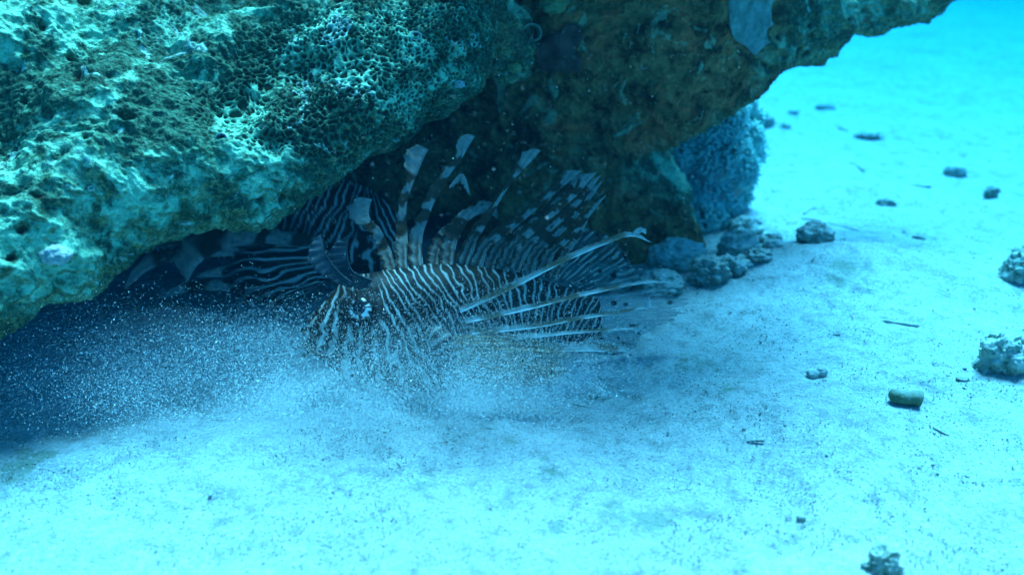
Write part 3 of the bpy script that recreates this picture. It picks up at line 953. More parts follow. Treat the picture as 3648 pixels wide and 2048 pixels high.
fish_body('body', prof2, dfun2, [(330, .05), (700, .1), (950, -.1), (1040, -.42), (1200, -.55), (1270, -.4), (1310, .1), (1380, .45), (1450, .7)], lion2, nu=380, nv=110, yref=800., seed=11, blotch=face2, wfac=.5, pale=np.array([.62, .54, .47]))
eye_ball(1306, 800, dfun2(1306.) - .021, 32, lion2, seed=14, bright=.75, tilt=(.25, .1))
P2_ = [
    ([(1150, 885, .985), (1000, 868, .975), (880, 868, .97), (770, 898, .965), (700, 948, .962), (670, 1002, .96)], [40, 50, 60, 105, 110, 30], 150, .35),
    ([(1140, 905, .985), (950, 905, .98), (800, 912, .98), (640, 926, .975), (530, 962, .972), (445, 1030, .97)], [40, 40, 40, 44, 50, 16], 190, .75),
    ([(1100, 895, .99), (800, 885, .995), (600, 880, 1.0), (470, 892, 1.0), (388, 950, 1.0)], [30, 40, 50, 60, 20], 170, .2),
    ([(1120, 985, .985), (900, 1030, .98), (700, 1036, .978), (560, 1064, .978)], [30, 34, 40, 8], 200, .6),
    ([(1130, 945, .985), (960, 965, .98), (820, 985, .978), (700, 985, .978)], [36, 44, 44, 10], 160, .9),
]
pec2 = obj('pectoral_fin', None, None, lion2)
pec2.empty_display_size = 0.01
for i, (pts, ww, per, ph) in enumerate(P2_):
    spine_fin('pectoral_ray', 'ray_membrane', pts, ww, pec2, 100 + i, side=-1, period=per, phase=ph, duty=.5, tip_pale=.2, soft=.22, pale=np.array([.88, .68, .54]), dark=np.array([.09, .05, .03]), rad=3.2, tilt=.2, base_line=False, alpha=(.98, .9), ragged=.1)


def lines2(t_, s_, px, py):
    q = s_ * 8.5 + .5 * vnoise(np.stack([t_ * 5, s_ * 5, np.zeros_like(t_)], 1), 31)
    k = 1 - sstep(np.abs(q % 1.0 - .5), .12, .2)
    k = k * (1 - .75 * sstep(t_, .55, .95))
    return rgba(lerp(np.array([[.02, .012, .01]]), np.array([[.75, .66, .58]]), k), np.full_like(t_, .95))


web_fin('pectoral_web', [(1165, 880), (1178, 930), (1172, 985), (1140, 1020)], [(840, 880), (790, 960), (810, 1040), (930, 1090), (1010, 1085)], pec2, .985, .975, lines2, bulge=-.01, ragged=.05)
for i, (pts, ww) in enumerate((([(1195, 640, 1.03), (1205, 590, 1.04), (1290, 585, 1.05), (1345, 530, 1.06)], [20, 22, 18, 8]), ([(1150, 625, 1.035), (1195, 580, 1.04), (1215, 545, 1.05)], [20, 16, 6]))):
    spine_fin('dorsal_spine', 'fin_membrane', pts, ww, lion2, 120 + i, period=70, phase=.3, pale=PALE * .8, dark=DARK * 1.5)

bpy.context.view_layer.update()
for root in (lion, lion2):
    inv_m = Matrix.Translation(root.location).inverted()
    for ch in root.children:
        ch.matrix_parent_inverse = inv_m

# ---------------------------------------------------------------- growth on the rock
bpy.context.view_layer.update()


def hit(px, py):
    d = P(np.float64(px), np.float64(py), np.float64(1.0)) - CAM
    d = d / np.linalg.norm(d)
    ok, loc, nor, _ = reef.ray_cast(Vector(CAM), Vector(d), distance=4.0)
    return (np.array(loc), np.array(nor)) if ok else (None, None)


def in_poly(x, y, poly):
    r = np.zeros(x.shape, bool); dist = np.full(x.shape, 1e9)
    n = len(poly)
    for i in range(n):
        (x1, y1), (x2, y2) = poly[i], poly[(i + 1) % n]
        c = ((y1 > y) != (y2 > y)) & (x < (x2 - x1) * (y - y1) / ((y2 - y1) or 1e-9) + x1)
        r ^= c
        t_ = np.clip(((x - x1) * (x2 - x1) + (y - y1) * (y2 - y1)) / ((x2 - x1) ** 2 + (y2 - y1) ** 2 + 1e-9), 0, 1)
        dist = np.minimum(dist, np.hypot(x - x1 - t_ * (x2 - x1), y - y1 - t_ * (y2 - y1)))
    return r, dist


def flat_mat(name, c1, c2, scale=60., rough=.75, bump=.5, bd=.003, spec=.2, dust=0.):
    t = NT(name)
    co = t.coord('Object')
    n = t.noise(co, scale, 5, .65)
    n2 = t.noise(co, scale * 9, 3, .6)
    c = t.mix(t.ramp(n, [(.35, (0, 0, 0)), (.65, (1, 1, 1))]), c1, c2)
    if dust:      # settled sand on whatever faces up
        sx_ = t.n.new('ShaderNodeSeparateXYZ')
        t.l.new(t.n.new('ShaderNodeNewGeometry').outputs['Normal'], sx_.inputs[0])
        up_ = t.math('ADD', sx_.outputs[2], t.math('MULTIPLY', t.math('SUBTRACT', n, .5), 1.6))
        c = t.mix(t.ramp(up_, [(.35, (0, 0, 0)), (.85, (dust, dust, dust))]), c, (.58, .58, .55))
    return t.fin(c, rough, t.bump(n2, bump, bd), spec)


def crust(name, poly, thick, mat, label, cat, step=9, edge=30.):
    """lumpy encrusting sheet grown over the rock inside a pixel outline"""
    poly = np.array(poly, float)
    xs = np.arange(poly[:, 0].min() - step, poly[:, 0].max() + 2 * step, step); ys = np.arange(poly[:, 1].min() - step, poly[:, 1].max() + 2 * step, step)
    xx, yy = np.meshgrid(xs, ys, indexing='ij')
    jx = xx + 20 * vnoise(np.stack([xx.ravel() / 30, yy.ravel() / 30, np.zeros(xx.size)], 1), 5).reshape(xx.shape)
    jy = yy + 20 * vnoise(np.stack([xx.ravel() / 30, yy.ravel() / 30, np.zeros(xx.size) + 4], 1), 6).reshape(xx.shape)
    inside, dist = in_poly(jx, jy, poly)
    base = np.zeros((*xx.shape, 3)); top = base.copy(); okm = np.zeros(xx.shape, bool)
    pts = {}
    for i in range(xx.shape[0]):
        for j in range(xx.shape[1]):
            if not inside[i, j]: continue
            p, n = hit(xx[i, j], yy[i, j])
            if p is None: continue
            okm[i, j] = True; base[i, j] = p
    # smooth the base so that the sheet bridges the pits
    for _ in range(8):
        acc = base * okm[..., None]; cnt = okm.astype(float)
        for a, b in ((1, 0), (-1, 0), (0, 1), (0, -1)):
            m = np.roll(okm, (a, b), (0, 1)); acc = acc + np.roll(base, (a, b), (0, 1)) * m[..., None]; cnt = cnt + m
        base = np.where(okm[..., None], acc / np.maximum(cnt, 1)[..., None], base)
    vdir = CAM - base; vdir /= np.linalg.norm(vdir, axis=-1, keepdims=True)
    prof_ = np.sqrt(np.clip(dist / edge, 0, 1))
    lump = 1 + .35 * fbm(base.reshape(-1, 3), 90., 3, 8).reshape(xx.shape)
    top = base + vdir * (thick * prof_ * lump + .0015)[..., None]
    bot = base - vdir * .012
    idx = np.full(xx.shape, -1); idx[okm] = np.arange(okm.sum())
    V = np.concatenate([top[okm], bot[okm]]); n = int(okm.sum())
    q = okm[:-1, :-1] & okm[1:, :-1] & okm[1:, 1:] & okm[:-1, 1:]
    f = np.stack([idx[:-1, :-1][q], idx[1:, :-1][q], idx[1:, 1:][q], idx[:-1, 1:][q]], 1)
    e = {}
    for a in f:
        for k in range(4):
            e[(a[k], a[(k + 1) % 4])] = 1
    sides = [(a, b, b + n, a + n) for (a, b) in e if (b, a) not in e]
    me = mesh_np(name, V, np.concatenate([f, f[:, ::-1] + n, np.array(sides)[:, ::-1]]))
    return obj(name, me, mat, label=label, cat=cat)


def blob_mesh(name, c, rad, axes=None, seed=0, amp=.25, freq=2.2, nu=26, nv=38):
    """rounded lump with an uneven surface"""
    th = np.linspace(0, math.pi, nu); ph = np.linspace(0, 2 * math.pi, nv, endpoint=False)
    T2, P2 = np.meshgrid(th, ph, indexing='ij')
    U = np.stack([np.sin(T2) * np.cos(P2), np.sin(T2) * np.sin(P2), np.cos(T2)], -1).reshape(-1, 3)
    k = 1 + amp * fbm(U + seed * 7.7, freq, 4, seed) + amp * .4 * fbm(U + seed * 2.2, freq * 4, 4, seed + 3)
    V = U * k[:, None] * np.asarray(rad)
    if axes is not None: V = V @ np.asarray(axes)
    return mesh_np(name, V + c, grid_faces(nu, nv, wrap_v=True))


M_PALE = flat_mat('pale_sponge', (.16, .20, .14), (.42, .46, .37), 80., bump=.9, bd=.005)
M_YEL = flat_mat('yellow_sponge', (.20, .17, .06), (.42, .38, .15), 120., bump=.8, bd=.003)
M_PURP = flat_mat('brown_sponge', (.16, .06, .035), (.36, .12, .08), 90., bump=.9, bd=.004)
M_WHITE = flat_mat('white_tunicate', (.40, .43, .36), (.70, .72, .66), 130., .7, .8, .004)
M_OLIVE = flat_mat('olive_crust', (.16, .18, .08), (.36, .36, .20), 110., bump=.8, bd=.004)
def rounded(poly, n=3):
    q = np.array(poly, float)
    for _ in range(n):
        r = np.roll(q, -1, 0)
        q = np.stack([.75 * q + .25 * r, .25 * q + .75 * r], 1).reshape(-1, 2)
    return q


crust('encrusting_sponge', rounded([(2585, -40), (2760, -40), (2785, 20), (2760, 90), (2750, 170), (2690, 215), (2620, 170), (2560, 90)]), .006, M_PALE, 'pale smooth sponge running down the arm of the overhang', 'sponge')
crust('encrusting_sponge', rounded([(1885, 185), (1950, 100), (2060, 45), (2110, 100), (2070, 180), (2095, 260), (2000, 280), (1885, 255)]), .006, M_PURP, 'dull purple brown sponge in the corner beside the honeycombed boulder', 'sponge')


def lump(name, px, py, r, mat, label, cat, seed, sink=.45, squash=.7):
    p, n = hit(px, py)
    if p is None: return
    d = np.linalg.norm(p - CAM)
    R = r * TH * d
    me = blob_mesh(name, p + n * R * (squash - sink), (R, R, R * squash), seed=seed, amp=.34, freq=2.6)
    return obj(name, me, mat, label=label, cat=cat)


lump('tunicate', 200, 900, 46, M_WHITE, 'round bright white tunicate low on the left rim', 'tunicate', 3)
lump('sponge_knob', 1975, 2, 55, M_YEL, 'yellow sponge knob above the tube mouth', 'sponge', 5)
lump('tunicate', 1635, 300, 20, M_WHITE, 'tiny white shell on the boulder rim', 'shell', 8)
lump('sponge_knob', 1835, 240, 26, M_YEL, 'small ochre sponge knob at the end of the ledge', 'sponge', 9)


def tube_mouth(px, py, r, mat, label, ratio=.8, depth=1.5):
    p, n = hit(px, py)
    if p is None: return
    d = np.linalg.norm(p - CAM); R = r * TH * d
    view = (CAM - p) / d
    ax = n * .35 + view * .9 + np.array([0, 0, .1]); ax /= np.linalg.norm(ax)
    a1 = np.cross(ax, [0, 0, 1.]); a1 /= np.linalg.norm(a1); a2 = np.cross(ax, a1)
    ph = np.linspace(0, 2 * math.pi, 30, endpoint=False)
    prof_ = [(1.28, -.9), (1.22, -.2), (1.18, .35), (1.08, .52), (.95, .5), (.85, .3), (.78, -.2), (.7, -.7), (.35, -.8)]
    V = []
    for k, (rr, zz) in enumerate(prof_):
        wob = 1 + .09 * vnoise(np.stack([np.cos(ph) * 1.6, np.sin(ph) * 1.6, np.full(30, zz)], 1), int(px))
        V.append(p + (rr * wob * R)[:, None] * (np.cos(ph)[:, None] * a1 + ratio * np.sin(ph)[:, None] * a2) + ax * zz * R * depth)
    me = mesh_np('tube_sponge', np.concatenate(V), grid_faces(len(prof_), 30, wrap_v=True)[:, ::-1])
    return obj('tube_sponge', me, mat, label=label, cat='sponge')


tube_mouth(1890, 118, 34, flat_mat('tube_sponge', (.10, .09, .05), (.26, .25, .16), 60.), 'wide open dark tube sponge mouth at the end of the boulder')
M_TUBE = flat_mat('worm_tube', (.38, .40, .34), (.58, .58, .5), 80.)
for (a, b, r, lb) in [(1682, 132, 12, 'upper of two tiny pale worm tubes beside the boulder'), (1686, 158, 11, 'lower of two tiny pale worm tubes beside the boulder'), (1482, 130, 17, 'dark little tube mouth on top of the boulder'),
                      (790, 492, 18, 'dark pore ringed by blue crust on the lower slope'), (325, 672, 9, 'paired tiny worm tube low on the left slope'), (2294, 238, 9, 'tiny pale worm tube on the shaded face')]:
    o = tube_mouth(a, b, r, M_TUBE, lb)
    if o: o.name = 'worm_tube'; o['category'] = 'worm tube'

# algae threads hanging from the rim
M_ALG = flat_mat('algae_threads', (.10, .12, .05), (.26, .28, .14), 200.)


def tuft(px, py, d, length, wid, label, seed, nth=26, lean=(0, 0)):
    r = np.random.default_rng(seed)
    V, F = [], []
    base = P(px, py, d)
    off = 0
    for k in range(nth):
        n = 9
        x = r.normal(0, wid, 2)
        tt = np.linspace(0, 1, n)
        L = length * r.uniform(.35, 1)
        c = base + np.array([x[0], x[1], .006]) + np.stack([lean[0] * tt * L + .0035 * np.sin(tt * 7 + k), .003 * np.cos(tt * 6 + k * 2), -tt * L], 1)
        me_r = .00055 * (1.2 - tt)
        a = np.arange(4) * math.pi / 2
        v = c[:, None] + me_r[:, None, None] * np.stack([np.cos(a), np.sin(a), 0 * a], 1)[None]
        V.append(v.reshape(-1, 3)); F.append(grid_faces(n, 4, wrap_v=True) + off); off += n * 4
    return obj('algae_tuft', mesh_np('algae_tuft', np.concatenate(V), np.concatenate(F)), M_ALG, label=label, cat='algae')


tuft(840, 770, .842, .030, .0022, 'thin algae strand dangling in front of the hidden fish', 5, 22)
tuft(1045, 700, .85, .018, .002, 'short algae wisp hanging at the rim beside the striped flank', 6, 14, (.9, 0))
tuft(1180, 640, .862, .014, .003, 'fuzzy algae fringe under the rim of the honeycombed boulder', 7, 18, (.4, 0))
tuft(1860, 265, .975, .016, .004, 'little algae beard under the knob at the ledge end', 8, 18)

# ---------------------------------------------------------------- soft coral behind the pillar
M_SOFT = flat_mat('soft_coral', (.30, .60, .52), (.44, .76, .68), 25., .8, .3)
M_STEM = flat_mat('soft_coral_stem', (.22, .25, .22), (.34, .36, .32), 40.)
CD = 1.275
coral = obj('soft_coral', None, label='feathery blue soft coral bush behind the rock pillar', cat='coral', loc=tuple(P(2450, 850, CD)))
coral.empty_display_size = .02
lobes = [(2610, 360, 80), (2655, 430, 66), (2560, 430, 105), (2655, 530, 72), (2480, 480, 95), (2570, 560, 110), (2460, 600, 100), (2640, 610, 62), (2540, 690, 105), (2440, 700, 95), (2490, 800, 95), (2585, 790, 70),
         (2410, 540, 80), (2665, 490, 52), (2600, 690, 78), (2590, 320, 62), (2380, 640, 80), (2400, 780, 80), (2520, 350, 80), (2440, 420, 80)]
V, F = [], []
r_ = np.random.default_rng(3)
off = 0
for k, (a, b, r) in enumerate(lobes):
    n = int(r * r * .22)
    u_ = r_.normal(size=(n, 3)); u_ /= np.linalg.norm(u_, axis=1, keepdims=True)
    u_ *= (r_.uniform(.72, 1.0, n) + .10 * vnoise(u_ * 2.5 + k * 3.3, k))[:, None]
    R = r * TH * CD
    c = P(a, b, CD + .02 * math.sin(k * 2.4)) + u_ * R * np.array([1, .8, 1.05])
    dirv = u_ * .9 + r_.normal(0, .45, (n, 3)) + np.array([0, 0, -.15])
    dirv /= np.linalg.norm(dirv, axis=1, keepdims=True)
    L = r_.uniform(.003, .0085, n)
    sd = np.cross(dirv, r_.normal(size=(n, 3))); sd /= np.linalg.norm(sd, axis=1, keepdims=True)
    s2 = np.cross(dirv, sd)
    w_ = r_.uniform(.0010, .0020, n)
    p0 = c - dirv * .006
    ring = [p0 + sd * w_[:, None] * .5, c + dirv * (L * .5)[:, None] + sd * w_[:, None], c + dirv * L[:, None], c + dirv * (L * .5)[:, None] - sd * w_[:, None], c + dirv * (L * .5)[:, None] + s2 * w_[:, None], c + dirv * (L * .5)[:, None] - s2 * w_[:, None]]
    v = np.stack(ring, 1).reshape(-1, 3)
    i = np.arange(n)[:, None] * 6 + off
    f = np.concatenate([np.stack([i[:, 0] + p for p in q], 1) for q in ((0, 1, 4), (0, 4, 3), (0, 3, 5), (0, 5, 1), (2, 4, 1), (2, 3, 4), (2, 5, 3), (2, 1, 5))])
    V.append(v); F.append(f); off += n * 6
obj('polyps', mesh_np('polyps', np.concatenate(V), np.concatenate(F)), M_SOFT, coral, kind='stuff')
for k, (a, b, r) in enumerate(lobes):
    S, L = spline(np.concatenate([P(np.array([2450., (2450 + a) / 2 + 15 * math.sin(k), a]), np.array([860., (820 + b) / 2 + 20, b]), np.array([CD, CD + .005, CD + .02 * math.sin(k * 2.4)])), np.zeros((3, 1))], 1), 18)
    obj('branch', tube_mesh('branch', S[:, :3], np.linspace(.012, r * .74 * TH * CD, 18), 9), M_STEM, coral)
bpy.context.view_layer.update()
for ch in coral.children: ch.matrix_parent_inverse = Matrix.Translation(coral.location).inverted()

# ---------------------------------------------------------------- stones and rubble on the sand
M_STONE = flat_mat('rubble_stone', (.24, .29, .23), (.48, .52, .44), 90., .9, .6, .003, dust=.55)
M_STONE_D = flat_mat('dark_stone', (.12, .17, .12), (.34, .40, .31), 110., .9, .6, .003, dust=.55)
M_MOSS = flat_mat('mossy_stone', (.12, .20, .12), (.56, .64, .50), 130., .9, .6, .003, dust=.5)
M_LIGHT = flat_mat('pale_rubble', (.22, .28, .21), (.50, .54, .45), 80., .9, .6, .003, dust=.55)


def stone(px, py, w, h, mat, label, seed, name='stone', cat='stone', group=None, amp=.26, bury=.52, depth=.8):
    """lump whose outline is about w x h px around pixel (px, py), half sunk in the sand below it"""
    g, d = G(px, py + h * .35)
    g[2] = gz(g[0], g[1])
    a, b = w / 2 * TH * d, h / 2 * TH * d / math.cos(PITCH)
    big_ = w > 60
    me = blob_mesh(name, np.zeros(3), (a, a * depth, b), seed=seed, amp=amp * 1.1, freq=2.1, nu=60 if big_ else 20, nv=90 if big_ else 28)
    o = obj(name, me, mat, label=label, cat=cat, group=group, loc=(g[0], g[1], g[2] + b * (1 - bury * 1.4)))
    return o


stone(2890, 912, 132, 100, M_STONE_D, 'rounded dark stone alone on the sand near the rubble heap', 3)
stone(2625, 915, 150, 120, M_LIGHT, 'largest pale boulder of the rubble beside the pillar foot', 4, name='boulder', cat='rock')
stone(2655, 805, 120, 75, M_LIGHT, 'pale hollow lump at the back of the rubble below the coral', 5)
stone(2640, 818, 52, 40, M_STONE_D, 'small dark lump standing for the shaded cavity in the pale hollow lump', 6)  # dark lump added to stand for the shade inside the pale lump's cavity
stone(2745, 870, 75, 44, M_STONE_D, 'jagged dark stone between the rubble and the round stone', 7, amp=.5)
stone(2410, 925, 210, 130, M_LIGHT, 'broad pale crusted lump leaning on the pillar foot', 8, name='boulder', cat='rock')
stone(2530, 990, 150, 110, M_STONE_D, 'dark broken block in the shade at the pillar foot', 9, name='boulder', cat='rock', amp=.45)
stone(2690, 975, 95, 55, M_STONE_D, 'dark flat stone at the right end of the rubble', 10, amp=.45)
stone(2610, 985, 110, 70, M_LIGHT, 'pale knobbly coral lump in front of the rubble', 11, amp=.45)
stone(2750, 940, 80, 36, M_LIGHT, 'low pale fragment between rubble and round stone', 12)
stone(2350, 1010, 170, 90, M_STONE_D, 'dark lump right behind the tail of the fish', 13, name='boulder', cat='rock')
stone(2150, 980, 200, 120, M_STONE_D, 'dark boulder deep in the shade behind the fin rays', 15, name='boulder', cat='rock')
stone(3400, 607, 82, 54, M_STONE, 'smooth oval stone far out on the bright sand', 14, amp=.12)
stone(3560, 1285, 175, 165, M_MOSS, 'mossy pyramid shaped lump on the open sand', 16, name='mossy_lump', cat='rock', amp=.45)
stone(3665, 960, 190, 190, M_MOSS, 'large mossy boulder casting a dark shadow', 17, name='mossy_lump', cat='rock', amp=.45)
stone(3140, 2015, 130, 110, M_MOSS, 'dark tufted clump in the foreground sand', 18, name='mossy_lump', cat='rock', amp=.5)
stone(2137, 1402, 84, 40, M_STONE_D, 'dark wedge stone on the sand below the fin tips', 19, amp=.2)
stone(2890, 1370, 46, 34, M_STONE, 'left half of a small pair of greenish pebbles', 20)
stone(2920, 1362, 40, 40, M_STONE, 'right half of a small pair of greenish pebbles', 21)
stone(2940, 382, 66, 26, M_STONE_D, 'flat peaked stone far off beyond the overhang tip', 22, amp=.35)
stone(2826, 413, 40, 16, M_STONE_D, 'thin dark chip far off beside the soft coral', 23)
stone(3530, 685, 50, 56, M_STONE_D, 'upright dark double stone on the far sand', 24, amp=.5)
stone(3095, 500, 96, 26, M_STONE_D, 'long low fragment on the far sand', 25, amp=.6)
stone(3150, 727, 64, 28, M_STONE_D, 'small dark fragment between the stick and the far sand', 26, amp=.5)
stone(3280, 664, 66, 18, M_STONE, 'low curved shell like fragment on the far sand', 27)
stone(2795, 466, 40, 26, M_STONE_D, 'small dark clump near the soft coral edge', 28, amp=.5)
stone(2725, 450, 60, 60, M_STONE, 'twiggy fragment lying next to the soft coral', 29, amp=.7)
stone(3270, 860, 44, 26, M_STONE_D, 'pebble out on the sand past the round stone', 30, amp=.4)
stone(2850, 1866, 34, 24, M_STONE_D, 'speckled round pebble in the foreground', 31)
stone(3420, 1380, 46, 18, M_STONE_D, 'flat dark chip near the mossy pyramid lump', 32)

# cut off finger of coral: a short ribbed stub
g, d = G(3215, 1462)
Lc = 108 * TH * d; Rc = 24 * TH * d
tt = np.linspace(0, 1, 26)
C = np.stack([(tt - .5) * Lc, -.22 * (tt - .5) * Lc, .0006 * np.sin(tt * 9)], 1)
R = Rc * (1 + .10 * vnoise(np.stack([tt * 6, tt * 0, tt * 0], 1), 3)) * np.where(tt < .12, np.sqrt(np.clip(tt / .12, .03, 1)), 1) * (1 + .12 * tt)
me = tube_mesh('coral_stub', C, R, 18)
obj('coral_stub', me, flat_mat('coral_stub', (.07, .13, .06), (.20, .28, .14), 120., .85, .7, .003, dust=.3), label='short greenish broken coral stub lying on the sand', cat='coral stub', loc=(g[0], g[1], gz(g[0], g[1]) + Rc * .8))


def stick(pts, rpx, mat, label, seed, name='coral_stick', cat='coral stick', group=None):
    pts = np.array(pts, float)
    w = []
    for a, b in pts:
        g, d = G(a, b)
        w.append((g[0], g[1], gz(g[0], g[1]) + rpx * TH * d * .55))
    S, L = spline(np.concatenate([np.array(w), np.zeros((len(w), 1))], 1), 22)
    tt = np.linspace(0, 1, 22)
    rr = rpx * TH * d * (1 + .25 * vnoise(np.stack([tt * 9, tt * 0, tt * 0 + seed], 1), seed)) * np.clip(np.minimum(tt, 1 - tt) * 8 + .35, 0, 1)
    return obj(name, tube_mesh(name, S[:, :3], rr, 9), mat, label=label, cat=cat, group=group)


stick([(1112, 1012), (1150, 1022), (1192, 1042)], 13, M_LIGHT, 'pale coral stick on the sand beside the fish snout', 3)
stick([(2850, 795), (2890, 798), (2925, 802)], 5, M_STONE, 'shorter of two thin twigs lying in line on the sand', 4)
stick([(2945, 808), (3000, 822), (3060, 838)], 5, M_STONE, 'longer of two thin twigs lying in line on the sand', 5)
stick([(2860, 780), (2880, 768), (2905, 762)], 5, M_STONE, 'bent twig end just behind the two thin twigs', 6)
stick([(2985, 470), (3000, 478), (3020, 486)], 5, M_STONE, 'tiny far twig beyond the soft coral', 7)
stick([(3020, 610), (3050, 622), (3075, 638)], 5, M_STONE, 'far twig lying on the sand past the coral', 8)
stick([(1893, 1506), (1920, 1512), (1948, 1520)], 8, M_STONE_D, 'dark twig fragment on the sand below the stirred cloud', 9)
stick([(1805, 1548), (1830, 1556), (1848, 1562)], 7, M_STONE_D, 'short dark chip below the twig fragment under the cloud', 10)
stick([(1735, 1562), (1752, 1566), (1765, 1570)], 5, M_STONE_D, 'smallest dark chip at the front edge of the cloud', 11)
stick([(2040, 1452), (2070, 1462), (2100, 1470)], 7, M_STONE_D, 'dark sliver on the sand before the wedge stone', 12)
stick([(2668, 1596), (2695, 1598), (2720, 1602)], 6, M_STONE, 'small speckled rod in the foreground sand', 13)
stick([(3320, 1540), (3350, 1555), (3380, 1566)], 5, M_STONE, 'slim dark sliver below the coral stub', 14)
stick([(3140, 1180), (3200, 1190), (3270, 1198)], 8, M_STONE, 'greenish rod lying on the open sand left of the mossy pyramid', 15)

# loose chips: many of them, told apart by nothing but their place
chips = []
r_ = np.random.default_rng(11)
proto = [blob_mesh('sand_chip', np.zeros(3), (1, .75, .5), seed=90 + k, amp=.5, nu=8, nv=10) for k in range(5)]
for me, mt in zip(proto, (M_STONE_D, M_STONE, M_MOSS, M_STONE, M_STONE_D)): me.materials.append(mt)
n = 0
while n < 100:
    if n < 70:
        a, b = r_.uniform(2050, 3640), r_.uniform(350, 2030)
    else:
        a, b = r_.uniform(40, 3600), r_.uniform(1520, 2030)
    if b < 1100 and a < 2750: continue
    g, d = G(a, b)
    s = r_.uniform(4, 9) * TH * d * (1.2 if b < 900 else 1)
    o = obj('sand_chip', proto[n % 5], label=('tiny dark grey chip of coral lying loose on the sand', 'tiny pale grey chip of shell lying loose on the sand', 'tiny green filmed chip of coral lying loose on the sand')[(0, 1, 2, 1, 0)[n % 5]], cat='chip', group=('dark grey chips on the sand', 'pale grey chips on the sand', 'green filmed chips on the sand')[(0, 1, 2, 1, 0)[n % 5]], loc=(g[0], g[1], gz(g[0], g[1]) - s * .05))
    o.scale = (s * r_.uniform(.8, 1.5), s, s)
    o.rotation_euler = (r_.uniform(-.3, .3), r_.uniform(-.3, .3), r_.uniform(0, 6.28))
    n += 1


# ---------------------------------------------------------------- loose grains
def grains(name, C, size, seed, mat, label, elong=1.6):
    r = np.random.default_rng(seed)
    n = len(C)
    a = r.normal(size=(n, 3)); a /= np.linalg.norm(a, axis=1, keepdims=True)
    b = np.cross(a, r.normal(size=(n, 3))); b /= np.linalg.norm(b, axis=1, keepdims=True)
    c = np.cross(a, b)
    s = size[:, None]
    el = r.uniform(1.0, elong, n)[:, None]
    v = np.stack([C + a * s * el, C - a * s * el * .5 + b * s, C - a * s * el * .5 - b * s * .6 + c * s, C - a * s * el * .5 - b * s * .6 - c * s], 1).reshape(-1, 3)
    i = np.arange(n)[:, None] * 4
    f = np.concatenate([i + np.array(q) for q in ((0, 1, 2), (0, 2, 3), (0, 3, 1), (1, 3, 2))])
    return obj(name, mesh_np(name, v, f, smooth=False), mat, kind='stuff', label=label)


r_ = np.random.default_rng(21)
M_GRAIN = flat_mat('sand_grain', (.70, .70, .66), (.86, .86, .82), 300., .8, .0)
CL = [  # px, py, depth, sx, sy, sd, count : the cloud the fish has stirred up
    (1650, 1320, .775, 250, 75, .028, 57800), (1560, 1420, .765, 330, 60, .03, 51000), (1180, 1420, .775, 260, 60, .035, 37400), (800, 1330, .80, 330, 110, .045, 57800), (1900, 1330, .775, 150, 70, .025, 27200),
    (350, 1250, .84, 300, 120, .05, 25500), (1650, 1180, .775, 240, 80, .02, 10200), (2120, 1230, .79, 170, 85, .02, 4420), (1850, 1060, .79, 190, 60, .02, 1530), (960, 1190, .86, 150, 60, .04, 15300),
    (1180, 1310, .775, 200, 60, .03, 11900), (500, 1420, .77, 380, 80, .03, 20400), (1300, 1500, .74, 420, 60, .02, 23800), (1250, 1150, .77, 130, 80, .01, 850)]
pts = np.concatenate([P(r_.normal(a, sx, n), r_.normal(b, sy, n), r_.normal(c, sd, n)) for a, b, c, sx, sy, sd, n in CL])
pts = pts[pts[:, 2] > ground_z(pts[:, 0], pts[:, 1]) + .001]
clump = fbm(pts, 28., 3, 77)
pts = pts[r_.uniform(-.75, .45, len(pts)) < clump]
grains('sand_cloud', pts, (.00010 + .00024 * r_.random(len(pts)) ** 2.8) * np.where(r_.random(len(pts)) < .006, 2.0, 1), 5, M_GRAIN, 'cloud of bright sand grains stirred up round the lionfish head', 2.4)
# marine snow drifting in the water
n = 1500
d = r_.uniform(.5, 1.05, n)
pts = P(r_.uniform(900, 2700, n), r_.uniform(100, 1100, n), d)
ok = np.ones(n, bool)
pts = pts[(pts[:, 2] > .02)]
grains('drifting_specks', pts, r_.uniform(.00010, .00026, len(pts)) * np.where(r_.random(len(pts)) < .03, 2.2, 1), 6, M_GRAIN, 'pale specks drifting in the water before the dark hollow', 1.5)
# coarse grit lying on the bed
n = 34000
a = r_.uniform(-200, 3850, n); b = r_.uniform(700, 2200, n) ** 1.0
k = (1024 - b) * TH
d = .4 / (math.sin(PITCH) - math.cos(PITCH) * k)
pts = P(a, b, d)
pts = pts[(pts[:, 1] < 1.6)]
dens = fbm(pts, 9., 3, 31)
pts = pts[r_.uniform(-.5, .5, len(pts)) < dens]
pts[:, 2] = ground_z(pts[:, 0], pts[:, 1]) + .0003
grains('grit', pts, r_.uniform(.0002, .0009, len(pts)) * (.6 + .5 * pts[:, 1]), 8, flat_mat('grit', (.12, .14, .11), (.46, .47, .42), 35., .9, .0), 'coarse grit and broken shell lying on the sand', 2.0)

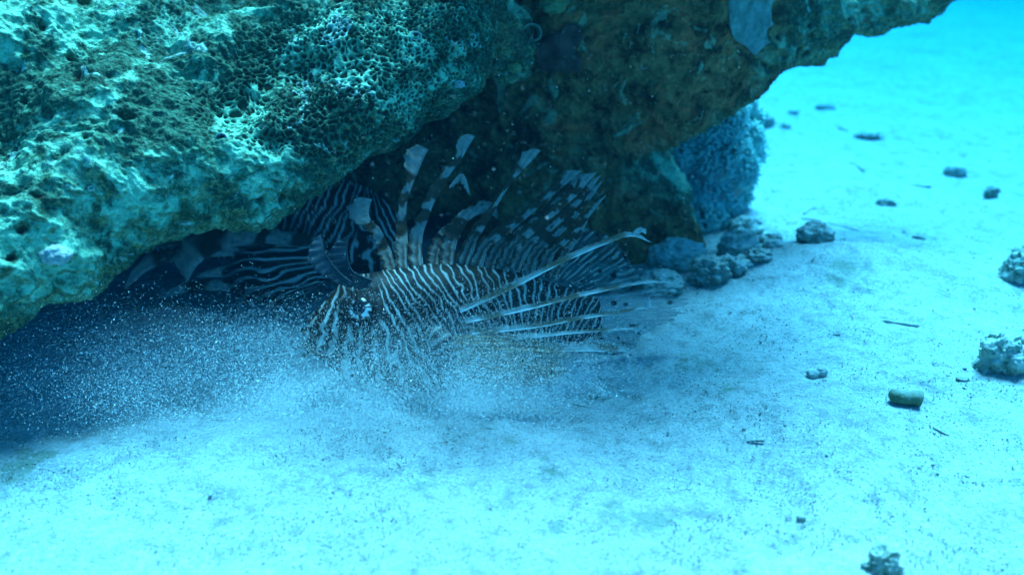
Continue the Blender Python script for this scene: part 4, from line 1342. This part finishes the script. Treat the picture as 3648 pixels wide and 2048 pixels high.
# ---------------------------------------------------------------- the water: one even volume round everything
def box_mesh(name, lo, hi):
    (x0, y0, z0), (x1, y1, z1) = lo, hi
    V = [(x0, y0, z0), (x1, y0, z0), (x1, y1, z0), (x0, y1, z0), (x0, y0, z1), (x1, y0, z1), (x1, y1, z1), (x0, y1, z1)]
    F = [(0, 3, 2, 1), (4, 5, 6, 7), (0, 1, 5, 4), (1, 2, 6, 5), (2, 3, 7, 6), (3, 0, 4, 7)]
    return mesh_np(name, V, np.array(F), smooth=False)


# milky silt hanging round the fish's head and belly
sx = axis([(-.55, .22, .008)]).astype(np.float32); sy = axis([(.58, 1.0, .008)]).astype(np.float32); sz_ = axis([(-.03, .16, .008)]).astype(np.float32)
DS = np.full((len(sx), len(sy), len(sz_)), .4, np.float32)
sd_chain(DS, [np.append(P(a, b, c), r) for a, b, c, r in [(150, 1330, .80, .035), (600, 1330, .79, .045), (1000, 1380, .775, .040), (1350, 1400, .765, .040), (1650, 1340, .765, .042), (1900, 1320, .775, .030)]], sx, sy, sz_, .03)
SV, SF = surface_nets(DS, sx, sy, sz_)
SV = SV + vnormals(SV, SF) * (.012 * fbm(SV, 16., 3, 5))[:, None]
SV[:, 2] = np.maximum(SV[:, 2], ground_z(SV[:, 0], SV[:, 1]) - .02)
smt = bpy.data.materials.new('silt'); smt.use_nodes = True
smt.node_tree.nodes.clear()
sv_ = smt.node_tree.nodes.new('ShaderNodeVolumePrincipled')
sv_.inputs['Color'].default_value = (.80, .82, .80, 1)
sv_.inputs['Density'].default_value = 0.8
so_ = smt.node_tree.nodes.new('ShaderNodeOutputMaterial')
smt.node_tree.links.new(sv_.outputs[0], so_.inputs['Volume'])
obj('silt_cloud', mesh_np('silt_cloud', SV, SF), smt, kind='stuff', label='milky veil of fine silt round the fish belly')

hm = bpy.data.materials.new('sea_water')
hm.use_nodes = True
hn = hm.node_tree.nodes
hn.clear()
pv = hn.new('ShaderNodeVolumePrincipled')
pv.inputs['Color'].default_value = (0.0002, 0.0040, 0.0068, 1)
pv.inputs['Absorption Color'].default_value = (0.0, 0.61, 0.88, 1)
pv.inputs['Density'].default_value = 1.2
pv.inputs['Anisotropy'].default_value = 0.0
ho = hn.new('ShaderNodeOutputMaterial')
hm.node_tree.links.new(pv.outputs[0], ho.inputs['Volume'])
obj('haze', box_mesh('haze', (-26, -13, -1.2), (26, 33, 0.95)), hm, kind='stuff', label='clear blue sea water thinning far sand to cyan')
